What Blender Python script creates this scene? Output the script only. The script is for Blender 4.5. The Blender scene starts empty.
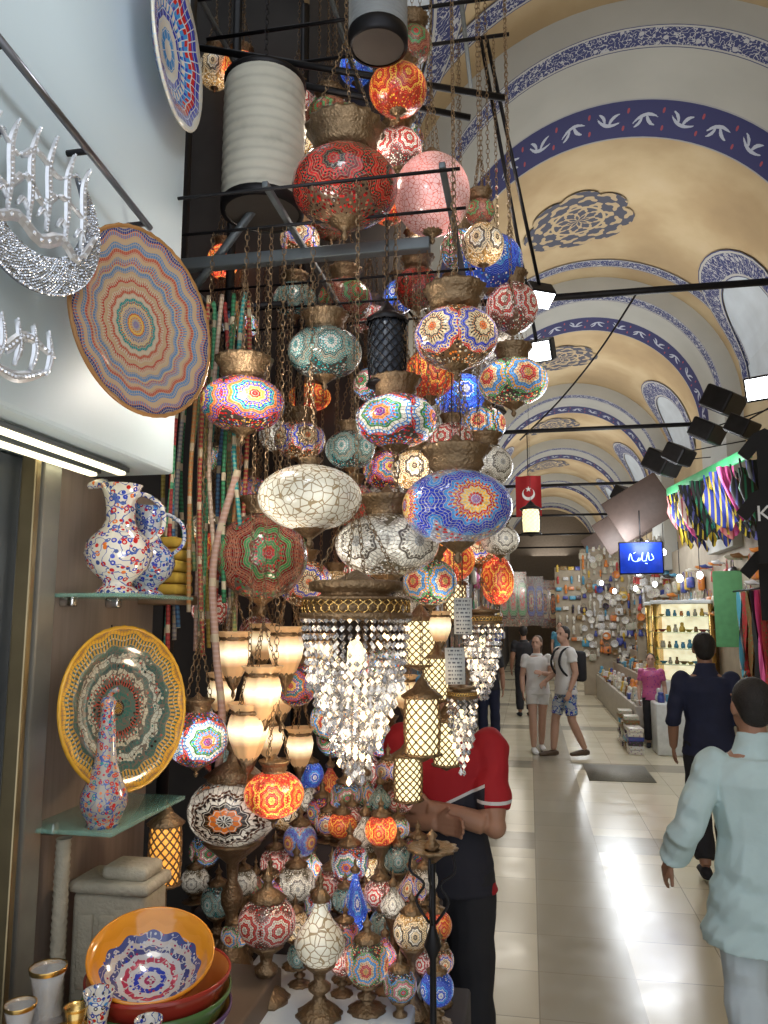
import bpy, bmesh, math, random
from mathutils import Vector, Matrix
random.seed(7)
S=bpy.context.scene; COL=S.collection; pi=math.pi
V=Vector
# ---------------- camera ----------------
CAM=V((0,0,1.88)); th=math.atan(.1378); yw=math.atan(.1868)
F=V((-math.sin(yw)*math.cos(th),math.cos(yw)*math.cos(th),math.sin(th)))
R=V((math.cos(yw),math.sin(yw),0)); U=R.cross(F)
cd=bpy.data.cameras.new('camera'); cam=bpy.data.objects.new('camera',cd); COL.objects.link(cam)
cd.sensor_fit='VERTICAL'; cd.sensor_height=24; cd.lens=24*769/1024; cd.clip_start=.02
cam.matrix_world=Matrix(((R.x,U.x,-F.x,0),(R.y,U.y,-F.y,0),(R.z,U.z,-F.z,CAM.z),(0,0,0,1)))
S.camera=cam
def ray(px,py): return R*((px-384)/769)+U*((512-py)/769)+F
def W(px,py,y): r=ray(px,py); return CAM+r*(y/r.y)
def WX(px,py,x): r=ray(px,py); return CAM+r*(x/r.x)
def sc(p): return (p-CAM).dot(F)/769
# ---------------- nodes ----------------
class B:
    def __init__(s,name):
        s.m=bpy.data.materials.new(name); s.m.use_nodes=True; s.t=s.m.node_tree; s.p=s.t.nodes['Principled BSDF']
    def n(s,t,**k):
        d=s.t.nodes.new(t)
        for a,b in k.items(): setattr(d,a,b)
        return d
    def put(s,sock,v):
        if isinstance(v,bpy.types.NodeSocket): s.t.links.new(v,sock)
        elif isinstance(v,(tuple,list)) and len(v)==3 and sock.type=='RGBA': sock.default_value=(*v,1)
        else: sock.default_value=v
    def M(s,op,*a):
        d=s.n('ShaderNodeMath',operation=op)
        for i,x in enumerate(a): s.put(d.inputs[i],x)
        return d.outputs[0]
    def mix(s,f,a,b):
        d=s.n('ShaderNodeMix',data_type='RGBA'); s.put(d.inputs[0],f); s.put(d.inputs[6],a); s.put(d.inputs[7],b); return d.outputs[2]
    def ramp(s,f,cols,interp='CONSTANT'):
        d=s.n('ShaderNodeValToRGB'); r=d.color_ramp; r.interpolation=interp
        k=len(cols)
        if not isinstance(cols[0][1],(tuple,list)): cols=[(i/k,c) for i,c in enumerate(cols)]
        r.elements[0].position=cols[0][0]; r.elements[0].color=(*cols[0][1],1)
        r.elements[1].position=cols[1][0]; r.elements[1].color=(*cols[1][1],1)
        for p,c in cols[2:]:
            e=r.elements.new(p); e.color=(*c,1)
        s.put(d.inputs[0],f); return d.outputs[0]
    def obj(s): return s.n('ShaderNodeTexCoord').outputs['Object']
    def uv(s): return s.n('ShaderNodeTexCoord').outputs['UV']
    def xyz(s,v):
        d=s.n('ShaderNodeSeparateXYZ'); s.put(d.inputs[0],v); return d.outputs
    def comb(s,x,y,z=0.):
        d=s.n('ShaderNodeCombineXYZ')
        for i,q in enumerate((x,y,z)): s.put(d.inputs[i],q)
        return d.outputs[0]
    def noise(s,v,scale,detail=3.):
        d=s.n('ShaderNodeTexNoise'); s.put(d.inputs['Vector'],v); d.inputs['Scale'].default_value=scale; d.inputs['Detail'].default_value=detail; return d.outputs['Fac']
    def vor(s,v,scale,feat='F1'):
        d=s.n('ShaderNodeTexVoronoi',feature=feat); s.put(d.inputs['Vector'],v); d.inputs['Scale'].default_value=scale; return d
    def bump(s,h,st=.3,dist=.01):
        d=s.n('ShaderNodeBump'); d.inputs['Strength'].default_value=st; d.inputs['Distance'].default_value=dist; s.put(d.inputs['Height'],h); s.t.links.new(d.outputs[0],s.p.inputs['Normal'])
    def fin(s,col,rough=.5,metal=0.,emis=0.,ecol=None,coat=0.,trans=0.,alpha=1.):
        p=s.p.inputs; s.put(p['Base Color'],col); s.put(p['Roughness'],rough); s.put(p['Metallic'],metal)
        if isinstance(emis,bpy.types.NodeSocket) or emis>0:
            s.put(p['Emission Color'],ecol if ecol is not None else col); s.put(p['Emission Strength'],emis)
        p['Coat Weight'].default_value=coat; p['Transmission Weight'].default_value=trans; p['Alpha'].default_value=alpha
        return s.m
def plain(name,c,rough=.5,metal=0.,emis=0.,var=.25,scale=12.,bump=0.,coat=0.,trans=0.,alpha=1.):
    b=B(name); o=b.obj(); f=b.noise(o,scale)
    col=b.mix(f,tuple(x*(1-var) for x in c),tuple(min(1,x*(1+var)) for x in c))
    if bump: b.bump(b.noise(o,scale*3),bump)
    return b.fin(col,rough,metal,emis,None,coat,trans,alpha)
def mandala(b,r,t,pal,pet=8,amp=.12,K=9.,grout=(.8,.8,.78),gw=.14,mixp=.7,rnd=False,bead=None):
    q=b.M('MULTIPLY',r,b.M('ADD',1.,b.M('MULTIPLY',b.M('COSINE',b.M('MULTIPLY',t,float(pet))),amp)))
    base=b.ramp(q,pal)
    qk=b.M('MULTIPLY',q,K); ri=b.M('FLOOR',qk); f1=b.M('FRACT',qk)
    nt=b.M('MULTIPLY',b.M('ADD',b.M('FLOOR',b.M('MULTIPLY',ri,.5)),1.),float(pet))
    tt=b.M('ADD',b.M('MULTIPLY',b.M('DIVIDE',t,2*pi),nt),500.); ft=b.M('FRACT',tt)
    wn=b.n('ShaderNodeTexWhiteNoise',noise_dimensions='2D'); b.put(wn.inputs['Vector'],b.comb(ri,b.M('FLOOR',b.M('MULTIPLY',ft,2.))))
    alt=b.ramp(b.M('FRACT',b.M('ADD',q,wn.outputs[0])),pal)
    col=b.mix(b.M('GREATER_THAN',wn.outputs[0],mixp),base,alt)
    c=b.mix(b.M('LESS_THAN',ft,gw),col,grout)
    c=b.mix(b.M('LESS_THAN',f1,gw),c,bead or grout)
    if rnd:
        w2=b.n('ShaderNodeTexWhiteNoise',noise_dimensions='2D'); b.put(w2.inputs['Vector'],b.comb(ri,b.M('FLOOR',tt)))
        return c,w2.outputs[0]
    return c
def lampmat(name,pal,n=5,pet=8,asp=1.9,emis=.8,grout=(.05,.035,.03),K=12.,amp=.08,gw=.15,bgc=None,rough=.15,bead=(.42,.38,.3)):
    b=B(name); x,y,_=b.xyz(b.uv())
    a=b.M('MULTIPLY',b.M('SUBTRACT',b.M('FRACT',b.M('MULTIPLY',x,float(n))),.5),2.)
    c=b.M('MULTIPLY',b.M('SUBTRACT',y,.5),2.*asp)
    r=b.M('SQRT',b.M('ADD',b.M('MULTIPLY',a,a),b.M('MULTIPLY',c,c))); t=b.M('ARCTAN2',c,a)
    m,rn=mandala(b,b.M('MULTIPLY',r,.85),t,pal,pet,amp,K,grout,gw,.75,True,bead)
    bg=bgc or pal[-1]
    v=b.vor(b.comb(b.M('MULTIPLY',x,60.),b.M('MULTIPLY',y,30.)),1.)
    cc=b.ramp(b.xyz(v.outputs['Color'])[0],[bg,bg,pal[0],bead,pal[1],pal[2]])
    bd=b.mix(b.M('GREATER_THAN',v.outputs['Distance'],.42),cc,grout)
    col=b.mix(b.M('GREATER_THAN',r,1.12),m,bd)
    hot=b.M('POWER',b.noise(b.obj(),9.,0.),3.2)  # noise hot spots in the emission imitate bulbs behind the mosaic
    hv=b.M('MULTIPLY',b.M('ADD',b.M('MULTIPLY',hot,9.),.10),b.M('ADD',.35,b.M('MULTIPLY',rn,1.3)))
    oi=b.n('ShaderNodeObjectInfo').outputs['Random']; hv=b.M('MULTIPLY',hv,b.M('ADD',.25,b.M('MULTIPLY',oi,1.)))
    b.bump(v.outputs['Distance'],.35,.005)
    return b.fin(col,rough,0.,b.M('MULTIPLY',hv,emis),None,.5)
def crackle(name,base,vein,emis,scale=28.,w=.06,warm=None):
    b=B(name); o=b.obj(); v=b.vor(o,scale,'DISTANCE_TO_EDGE'); f=b.M('LESS_THAN',v.outputs['Distance'],w)
    col=b.mix(f,base,vein)
    if warm: col=b.mix(b.M('MULTIPLY',b.noise(o,7.,1.),.9),col,warm)
    b.bump(v.outputs['Distance'],.4,.004)
    hot=b.M('POWER',b.noise(o,9.,0.),3.)  # bulb glow imitated by noise in the emission, no bulb inside
    return b.fin(col,.2,0.,b.M('MULTIPLY',b.M('ADD',b.M('MULTIPLY',hot,6.),.1),emis),None,.5)
def platemat(name,rad,pal,pet=12,K=10.,amp=.025,grout=(.1,.1,.2),gw=.12,rough=.15,emis=0.,mixp=.7,flr=0.,fs=16.):
    b=B(name); x,y,z=b.xyz(b.obj())
    r=b.M('DIVIDE',b.M('SQRT',b.M('ADD',b.M('MULTIPLY',x,x),b.M('MULTIPLY',y,y))),rad*1.03); t=b.M('ARCTAN2',y,x)
    m=mandala(b,r,t,pal,pet,amp,K,grout,gw,mixp)
    if flr:
        v=b.vor(b.obj(),fs/rad); ins=b.M('LESS_THAN',r,flr)
        f=b.M('MULTIPLY',b.M('LESS_THAN',v.outputs['Distance'],.3),ins); m=b.mix(f,m,b.ramp(b.xyz(v.outputs['Color'])[0],pal[:6]))
        f=b.M('MULTIPLY',b.M('LESS_THAN',b.M('ABSOLUTE',b.M('SUBTRACT',b.noise(b.obj(),6./rad,1.),.5)),.02),ins); m=b.mix(f,m,grout)
    return b.fin(m,rough,0.,emis,None,.6)
def floral(name,base,cols,scale=30.,rough=.15,thr=.38,vein=(.05,.1,.35)):
    b=B(name); o=b.obj(); v=b.vor(o,scale)
    c=b.ramp(b.xyz(v.outputs['Color'])[0],cols)
    col=b.mix(b.M('LESS_THAN',v.outputs['Distance'],thr),base,c)
    col=b.mix(b.M('LESS_THAN',b.M('ABSOLUTE',b.M('SUBTRACT',b.noise(o,scale*.6,1.),.5)),.022),col,vein)
    col=b.mix(b.M('LESS_THAN',v.outputs['Distance'],thr*.45),col,base)
    col=b.mix(b.M('LESS_THAN',v.outputs['Distance'],thr*.2),col,(.5,.05,.03))
    return b.fin(col,rough,0.,0.,None,.6)
# ---------------- palettes ----------------
RED=(.5,.012,.012);DR=(.16,.006,.006);BLU=(.012,.035,.42);LB=(.04,.26,.62);TEA=(.015,.26,.26);GRN=(.03,.22,.06);YEL=(.8,.46,.06);ORG=(.7,.17,.02);WHT=(.74,.69,.58);CRM=(.68,.5,.28);BLK=(.02,.012,.01);PUR=(.14,.04,.3);PNK=(.6,.16,.2);AMB=(.68,.3,.06)
bronze=plain('aged_bronze',(.25,.165,.09),.36,.75,var=.5,scale=40,bump=.6)
darkm=plain('blackened_iron',(.022,.021,.023),.45,.7,var=.4)
steel=plain('painted_grey_steel',(.13,.15,.16),.5,.4)
brass=plain('polished_brass',(.75,.5,.18),.25,1.)
silver=plain('silver_glitter',(.66,.68,.74),.2,1.,var=.4,scale=180)
silverd=plain('dark_silver_backing',(.25,.26,.3),.35,.9,var=.3)
L={}
L['red']=lampmat('mosaic_red',[RED,BLK,RED,DR,RED,BLK,DR],5,10,emis=.16,grout=(.12,.07,.04),bead=(.3,.18,.1))
L['redlit']=lampmat('mosaic_red_lit',[YEL,RED,ORG,RED,YEL,RED],6,8,emis=1.0,grout=(.35,.04,.02),bead=(.7,.25,.1))
L['multi']=lampmat('mosaic_multicolour',[RED,YEL,BLU,TEA,ORG,BLU,RED],4,8,emis=.7)
L['multi2']=lampmat('mosaic_turquoise_flower',[PUR,ORG,LB,GRN,WHT,LB,RED],4,7,emis=.65)
L['blue']=lampmat('mosaic_blue_flower',[RED,YEL,RED,LB,BLU,BLU,LB],4,12,emis=.75,bgc=(.5,.52,.55),asp=1.6,grout=(.25,.25,.3),bead=(.5,.5,.5))
L['bluelit']=lampmat('mosaic_blue_lit',[WHT,BLU,LB,BLU,BLU],5,8,emis=1.2,grout=(.02,.06,.3),bead=(.2,.35,.7))
L['amber']=lampmat('mosaic_amber_dots',[ORG,CRM,BLK,CRM,BLU,CRM,RED],5,9,emis=.75,grout=(.1,.05,.02),bgc=BLK)
L['amber2']=lampmat('mosaic_amber_blue',[AMB,RED,CRM,LB,AMB,GRN],5,7,emis=.8)
L['white']=lampmat('mosaic_white_silver',[(.4,.4,.38),WHT,(.6,.55,.45),(.12,.1,.08),WHT,(.5,.46,.38),(.3,.26,.2)],5,8,emis=.4,grout=(.1,.08,.05),bead=(.6,.56,.48))
L['star']=lampmat('mosaic_white_brown_flower',[BLK,ORG,BLK,WHT,(.1,.04,.02),WHT,(.6,.55,.45)],3,10,emis=.3,grout=(.2,.16,.12),asp=1.5,K=8,bgc=(.5,.47,.42),bead=(.6,.55,.45))
L['teal']=lampmat('mosaic_white_teal',[TEA,(.5,.5,.45),TEA,(.02,.1,.1),(.2,.2,.15),TEA,(.02,.12,.12)],6,8,emis=.3,grout=(.04,.035,.03),gw=.22)
L['green']=lampmat('mosaic_green_pink',[RED,GRN,WHT,PNK,GRN,LB],4,8,emis=.55)
L['dark']=lampmat('mosaic_dark_red_green',[RED,GRN,DR,GRN,DR,(.3,.09,.05),DR],4,8,emis=.2,grout=(.1,.08,.06),asp=1.5,bead=(.36,.24,.16),K=16)
L['pink']=lampmat('mosaic_red_white',[WHT,RED,WHT,RED,(.6,.5,.45),DR],5,8,emis=.5,grout=(.1,.05,.04))
L['crack']=crackle('white_crackle_glass',(.68,.64,.52),(.30,.22,.12),.5,52)
L['crackpink']=crackle('pink_crackle_glass',(.62,.5,.48),(.3,.08,.06),.6,70,.05,(.65,.16,.12))
L['beige']=lampmat('mosaic_cream_star',[BLK,CRM,WHT,BLK,CRM,CRM],6,8,emis=.9,grout=(.3,.16,.05))
LK=['multi','amber','amber2','pink','white','beige','green','redlit','bluelit','teal','multi2','red']
b=B('frosted_warm_glass'); x,y,z=b.xyz(b.obj())
hz_=b.M('MAXIMUM',0.,b.M('SUBTRACT',1.,b.M('MULTIPLY',b.M('ABSOLUTE',b.M('ADD',z,.004)),24.)))  # bulb glow painted into colour and emission, brightest near mid height
frost=b.fin(b.ramp(hz_,[(0.,(.7,.42,.2)),(.6,(.9,.7,.42)),(1.,(1.,.88,.66))],'LINEAR'),.3,0.,b.M('MULTIPLY',b.M('ADD',.22,b.M('MULTIPLY',hz_,1.1)),b.M('ADD',.6,b.M('MULTIPLY',b.noise(b.obj(),60.,2.),.8))))
glow=plain('warm_lit_glass',(1.,.72,.42),.3,0,1.7,var=.35,scale=30)
coolglow=plain('cool_lit_lens',(.9,.95,1.),.3,0,9.,var=.02)
# ---------------- mesh helpers ----------------
def link(name,me,mat=None,parent=None,loc=(0,0,0),rot=None,label=None,cat=None,group=None,kind=None,smooth=True):
    o=bpy.data.objects.new(name,me); COL.objects.link(o)
    if me is not None and mat is not None: me.materials.append(mat)
    if me is not None and smooth:
        for p in me.polygons: p.use_smooth=True
    o.location=loc
    if rot is not None: o.rotation_euler=rot
    if parent is not None: o.parent=parent
    if label: o['label']=label
    if cat: o['category']=cat
    if group: o['group']=group
    if kind: o['kind']=kind
    return o
def thing(name,label,cat,loc=(0,0,0),rot=None,group=None):
    o=link(name,None,None,None,loc,rot,label,cat,group); o.empty_display_size=.05; return o
def mk(vs,fs,uvs=None):
    me=bpy.data.meshes.new('m'); me.from_pydata([tuple(v) for v in vs],[],fs); me.update()
    if uvs:
        l=me.uv_layers.new(name='UVMap'); i=0
        for f in uvs:
            for u in f: l.data[i].uv=u; i+=1
    return me
def lathe(prof,seg=28,scal=None):
    ln=[0]
    for i in range(1,len(prof)): ln.append(ln[-1]+math.hypot(prof[i][0]-prof[i-1][0],prof[i][1]-prof[i-1][1]))
    vs=[];fs=[];uv=[]
    for k,(r,z) in enumerate(prof):
        for i in range(seg):
            a=2*pi*i/seg; rr=max(r,.0003)
            if scal and k in scal[2]: rr*=1+scal[1]*math.cos(scal[0]*a)
            vs.append((rr*math.cos(a),rr*math.sin(a),z))
    for k in range(len(prof)-1):
        for i in range(seg):
            j=(i+1)%seg; fs.append((k*seg+i,k*seg+j,(k+1)*seg+j,(k+1)*seg+i))
            uv.append(((i/seg,ln[k]/ln[-1]),((i+1)/seg,ln[k]/ln[-1]),((i+1)/seg,ln[k+1]/ln[-1]),(i/seg,ln[k+1]/ln[-1])))
    return mk(vs,fs,uv)
def ellprof(a,b,n=14,t0=.12,t1=.12,p=1.):
    return [(a*math.sin(t)**p,-b*math.cos(t)) for t in [t0+(pi-t0-t1)*i/n for i in range(n+1)]]
def boxbm(bm,c,s,bev=0.,rot=None):
    m=Matrix.Translation(c)@(rot.to_4x4() if rot else Matrix())@Matrix.Diagonal((*s,1))
    g=bmesh.ops.create_cube(bm,size=1,matrix=m)
    if bev:
        es=list({e for v in g['verts'] for e in v.link_edges}); bmesh.ops.bevel(bm,geom=es,offset=bev,segments=2,affect='EDGES',profile=.5)
def fin(bm):
    me=bpy.data.meshes.new('m'); bm.to_mesh(me); bm.free(); return me
def box(c,s,bev=0.,rot=None):
    bm=bmesh.new(); boxbm(bm,c,s,bev,rot); return fin(bm)
def tubebm(bm,pts,seg=10,cap=True):
    rings=[];n=len(pts)
    for i,(p,rx,ry) in enumerate(pts):
        a=V(pts[max(0,i-1)][0]); c=V(pts[min(n-1,i+1)][0]); t=(c-a)
        if t.length<1e-7: t=V((0,0,1))
        t.normalize(); ref=V((1,0,0)) if abs(t.x)<.85 else V((0,1,0))
        s=(ref-t*ref.dot(t)).normalized(); f=t.cross(s)
        rings.append([bm.verts.new(V(p)+s*rx*math.cos(2*pi*k/seg)+f*ry*math.sin(2*pi*k/seg)) for k in range(seg)])
    for a,c in zip(rings,rings[1:]):
        for k in range(seg): bm.faces.new((a[k],a[(k+1)%seg],c[(k+1)%seg],c[k]))
    if cap: bm.faces.new(rings[0][::-1]); bm.faces.new(rings[-1])
def tube(pts,r,seg=8):
    bm=bmesh.new(); n=len(pts)-1
    tubebm(bm,[(p,(r(i/n) if callable(r) else r),(r(i/n) if callable(r) else r)) for i,p in enumerate(pts)],seg); return fin(bm)
def rod(a,b,r,seg=8): return tube([V(a),V(b)],r,seg)
def bez(ps,n=24):
    out=[];m=len(ps)
    for i in range(m-1):
        p0=V(ps[max(0,i-1)]);p1=V(ps[i]);p2=V(ps[i+1]);p3=V(ps[min(m-1,i+2)])
        k=max(2,n//(m-1))
        for j in range(k):
            t=j/k; out.append(.5*((2*p1)+(p2-p0)*t+(2*p0-5*p1+4*p2-p3)*t*t+(3*p1-p0-3*p2+p3)*t**3))
    out.append(V(ps[-1])); return out
def chainbm(bm,a,b,l=.024,w=.0014):
    a=V(a);b=V(b);d=b-a;n=max(1,int(d.length/(l*.78)));q=d.normalized()
    x=q.orthogonal().normalized(); y=q.cross(x)
    for i in range(n):
        c=a+d*((i+.5)/n); s=x if i%2 else y; m2=y if i%2 else x
        rings=[]
        for k in range(8):
            t=2*pi*k/8; ce=c+q*(l*.5*math.cos(t))+s*(l*.27*math.sin(t)); out=(q*math.cos(t)+s*math.sin(t))
            rings.append([bm.verts.new(ce+out*w*math.cos(u)+m2*w*math.sin(u)) for u in (0,2*pi/3,4*pi/3)])
        for k in range(8):
            A=rings[k];C=rings[(k+1)%8]
            for j in range(3): bm.faces.new((A[j],A[(j+1)%3],C[(j+1)%3],C[j]))
def gem(bm,c,s):
    c=V(c); ro=random.random()*pi
    vs=[bm.verts.new(c+V((s*math.cos(ro+u),s*math.sin(ro+u),0))) for u in (0,pi/2,pi,3*pi/2)]
    u_=bm.verts.new(c+V((0,0,s)))
    for i in range(4): bm.faces.new((vs[i],vs[(i+1)%4],u_))
def struct(name,me,mat,loc=(0,0,0),smooth=False): return link(name,me,mat,None,loc,kind='structure',smooth=smooth)
# ---------------- structure ----------------
VX,VZ,VR=1.,4.85,2.; Y0,Y1=-1.,36.
b=B('marble_floor_tiles'); o=b.obj(); x,y,z=b.xyz(o)
tx=b.M('DIVIDE',b.M('ADD',x,10.),.5); ty=b.M('DIVIDE',b.M('ADD',y,10.),.5)
wn=b.n('ShaderNodeTexWhiteNoise',noise_dimensions='2D'); b.put(wn.inputs['Vector'],b.comb(b.M('FLOOR',tx),b.M('FLOOR',ty)))
mar=b.noise(o,2.5,6.)
c=b.mix(b.M('MULTIPLY',wn.outputs[0],.8),(.80,.74,.56),(.60,.55,.41)); c=b.mix(b.M('MULTIPLY',mar,.5),c,(.68,.62,.46))
band=b.M('MAXIMUM',b.M('LESS_THAN',b.M('ABSOLUTE',b.M('SUBTRACT',x,.25)),.25),b.M('LESS_THAN',b.M('ABSOLUTE',b.M('SUBTRACT',b.M('FRACT',b.M('DIVIDE',b.M('ADD',y,1.75),3.5)),.5)),.071))
c=b.mix(b.M('MULTIPLY',band,.75),c,(.30,.28,.22))
g=b.M('MAXIMUM',b.M('LESS_THAN',b.M('FRACT',tx),.014),b.M('LESS_THAN',b.M('FRACT',ty),.014))
c=b.mix(b.M('MULTIPLY',g,.6),c,(.25,.22,.16))
FLOOR=b.fin(c,b.M('ADD',.09,b.M('MULTIPLY',b.noise(o,5.,4.),.2)),0.,0.,None,0.)
struct('floor',box((0.5,17.5,-.05),(9,39,.1)),FLOOR)
b=B('ochre_plaster'); o=b.obj(); f=b.noise(o,.9,6.)
c=b.ramp(f,[(0.,(.22,.15,.08)),(.42,(.40,.295,.165)),(.6,(.50,.395,.24)),(1.,(.62,.53,.38))],'LINEAR')
OCH=b.fin(c,.85)
GREY=plain('grey_cream_plaster',(.42,.42,.39),.85,var=.14,scale=2)
def arcstrip(rad,y0,y1,a0=0.,a1=pi,n=48):
    vs=[];fs=[];uv=[]
    for i in range(n+1):
        a=a0+(a1-a0)*i/n
        for yy in (y0,y1): vs.append((VX+rad*math.cos(a),yy,VZ+rad*math.sin(a)))
    for i in range(n):
        fs.append((2*i,2*i+1,2*i+3,2*i+2)); u0=rad*(a1-a0)*i/n;u1=rad*(a1-a0)*(i+1)/n
        uv.append(((u0,0),(u0,1),(u1,1),(u1,0)))
    return mk(vs,fs,uv)
struct('ceiling',arcstrip(VR,Y0,Y1),OCH,smooth=True)
def bandmat(name,blue):
    b=B(name); u,v,_=b.xyz(b.uv())
    if blue:
        p=.34; a=b.M('SUBTRACT',b.M('FRACT',b.M('DIVIDE',u,p)),.5)
        fl=b.M('SUBTRACT',b.M('MULTIPLY',b.M('FLOOR',b.M('MODULO',b.M('DIVIDE',u,p),2.)),2.),1.)
        vv=b.M('MULTIPLY',b.M('SUBTRACT',v,.5),fl)
        nz=b.M('MULTIPLY',b.M('SUBTRACT',b.noise(b.uv(),26.,2.),.5),1.1)
        def seg_(cx,cy,ang,le,wd,bend=0.):
            X=b.M('SUBTRACT',a,cx); Y=b.M('SUBTRACT',vv,cy)
            p_=b.M('ADD',b.M('MULTIPLY',X,math.cos(ang)),b.M('MULTIPLY',Y,math.sin(ang)))
            q_=b.M('SUBTRACT',b.M('MULTIPLY',Y,math.cos(ang)),b.M('MULTIPLY',X,math.sin(ang)))
            q_=b.M('SUBTRACT',q_,b.M('MULTIPLY',b.M('MULTIPLY',p_,p_),bend))
            e=b.M('ADD',b.M('POWER',b.M('DIVIDE',p_,le),2.),b.M('POWER',b.M('DIVIDE',q_,wd),2.))
            return b.M('LESS_THAN',b.M('ADD',e,nz),1.)
        f=b.M('MAXIMUM',b.M('MAXIMUM',seg_(0.,-.1,.25,.33,.045,1.2),seg_(-.13,.06,2.3,.19,.045,1.5)),seg_(.12,.1,1.0,.17,.04,-1.5))
        c=b.mix(f,(.012,.015,.105),(.42,.46,.56))
        c=b.mix(b.M('LESS_THAN',b.M('ADD',b.M('POWER',b.M('SUBTRACT',b.M('ABSOLUTE',a),.47),2.),b.M('POWER',b.M('MULTIPLY',b.M('ADD',vv,.22),.5),2.)),.0012),c,(.3,.04,.06))
        c=b.mix(b.M('GREATER_THAN',b.M('ABSOLUTE',b.M('SUBTRACT',v,.5)),.465),c,(.32,.33,.35))
    else:
        vo=b.vor(b.comb(b.M('MULTIPLY',u,12.),b.M('MULTIPLY',v,2.6)),1.)
        n_=b.noise(b.comb(b.M('MULTIPLY',u,16.),b.M('MULTIPLY',v,3.5)),1.6,1.)
        f=b.M('MAXIMUM',b.M('LESS_THAN',vo.outputs['Distance'],.26),b.M('LESS_THAN',b.M('ABSOLUTE',b.M('SUBTRACT',n_,.5)),.03))
        c=b.mix(f,(.028,.038,.14),(.42,.43,.46))
        c=b.mix(b.M('GREATER_THAN',b.M('ABSOLUTE',b.M('SUBTRACT',v,.5)),.38),c,(.42,.42,.4))
        c=b.mix(b.M('GREATER_THAN',b.M('ABSOLUTE',b.M('SUBTRACT',v,.5)),.46),c,(.05,.06,.15))
    return b.fin(c,.8)
BLUEB=bandmat('blue_bird_frieze',True); CRB=bandmat('cream_scroll_frieze',False)
tn=1
def trim(me,mat,smooth=True):
    global tn
    o=struct('trim_%d'%tn,me,mat,smooth=smooth); tn+=1; return o
RI=1.75
for k in range(0,6):
    y0=5.88+5.25*k
    for yy in (y0,y0+1.5):
        vs=[];fs=[];n=40
        for i in range(n+1):
            a=pi*i/n
            for rr in (RI,VR+.02): vs.append((VX+rr*math.cos(a),yy,VZ+rr*math.sin(a)))
        for i in range(n): fs.append((2*i,2*i+2,2*i+3,2*i+1))
        trim(mk(vs,fs),GREY)
    trim(arcstrip(RI,y0,y0+.26),CRB); trim(arcstrip(RI,y0+.26,y0+.9),GREY); trim(arcstrip(RI,y0+.9,y0+1.5),BLUEB)
    if k<2: trim(arcstrip(VR-.015,y0-.6,y0-.38),CRB)
    for xx in (-.875,2.875): trim(box((xx,y0+.75,3.85),(.25,1.5,2.0)),GREY,False)
    link('iron_tie_rod',rod((-1,y0+1.15,VZ),(3,y0+1.15,VZ),.035),darkm,label='black iron tie rod spanning between the vault springings',cat='tie rod',group='vault tie rods')
def vp(s,h,rad,side,yc):
    a=h/VR; a=a if side>0 else pi-a
    return (VX+rad*math.cos(a),yc+s,VZ+rad*math.sin(a))
def archpts(hw,H,n=16):
    pts=[(-hw,0),(-hw,H*.3),(-hw,H*.45)]
    for i in range(1,n):
        t=i/n*pi; pts.append((-hw*math.cos(t),H*.45+H*.55*math.sin(t)**.85))
    return pts+[(hw,H*.45),(hw,H*.3),(hw,0)]
winglass=plain('daylit_window_glass',(.42,.47,.52),.4,0,.15,var=.25,scale=3)
wn_=1
for k in range(0,5):
    for side in (1,-1):
        yc=9.9+5.25*(k-1)
        o1=archpts(.98,1.75);o2=archpts(.70,1.34)
        vs=[vp(s,h,VR-.02,side,yc) for s,h in o1]+[vp(s,h,VR-.03,side,yc) for s,h in o2]; n=len(o1)
        fs=[(i,i+1,n+i+1,n+i) for i in range(n-1)]
        uv=[((i*.15,0),((i+1)*.15,0),((i+1)*.15,1),(i*.15,1)) for i in range(n-1)]
        trim(mk(vs,fs,uv),CRB)
        vs=[];m=n//2+1
        rows=[(o2[i],o2[n-1-i]) for i in range(m)]
        fs=[]
        for i,(p,q) in enumerate(rows):
            for j in range(5):
                t=j/4; vs.append(vp(p[0]*(1-t)+q[0]*t,p[1],VR-.012,side,yc))
        for i in range(m-1):
            for j in range(4): fs.append((i*5+j,i*5+j+1,(i+1)*5+j+1,(i+1)*5+j))
        struct('window_%d'%wn_,mk(vs,fs),winglass); wn_+=1
bb=B('arabesque_medallion'); x,y,z=bb.xyz(bb.obj()); x=bb.M('ADD',x,.27)
r=bb.M('DIVIDE',bb.M('SQRT',bb.M('ADD',bb.M('MULTIPLY',x,x),bb.M('MULTIPLY',y,y))),.7); t=bb.M('ARCTAN2',y,x)
q1=bb.M('MULTIPLY',bb.M('SINE',bb.M('MULTIPLY',t,8.)),bb.M('SINE',bb.M('MULTIPLY',r,20.)))
q2=bb.M('MULTIPLY',bb.M('COSINE',bb.M('MULTIPLY',t,16.)),bb.M('COSINE',bb.M('MULTIPLY',r,38.)))
f=bb.M('GREATER_THAN',bb.M('ADD',q1,bb.M('MULTIPLY',q2,.8)),.22)
c=bb.mix(f,(.06,.065,.095),(.40,.31,.19)); c=bb.mix(bb.M('LESS_THAN',bb.M('ABSOLUTE',bb.M('SUBTRACT',r,.45)),.025),c,(.42,.33,.2))
MED=bb.fin(c,.85)
for k in range(4):
    yc=9.35+5.25*k
    n=96
    bm=bmesh.new(); rings=[]
    for q in range(9):
        rings.append([])
        for i in range(n):
            a=2*pi*i/n; rr=.68*(q/8)*(.86+.14*abs(math.cos(4*a))**.6) if q else .001
            x_=-.27+rr*math.cos(a); rings[-1].append(bm.verts.new((x_,rr*math.sin(a),math.sqrt((VR-.02)**2-x_*x_))))
    for a_,c_ in zip(rings,rings[1:]):
        for i in range(n): bm.faces.new((a_[i],c_[i],c_[(i+1)%n],a_[(i+1)%n]))
    struct('trim_%d'%tn,fin(bm),MED,loc=(VX,yc,VZ)); tn+=1
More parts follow.
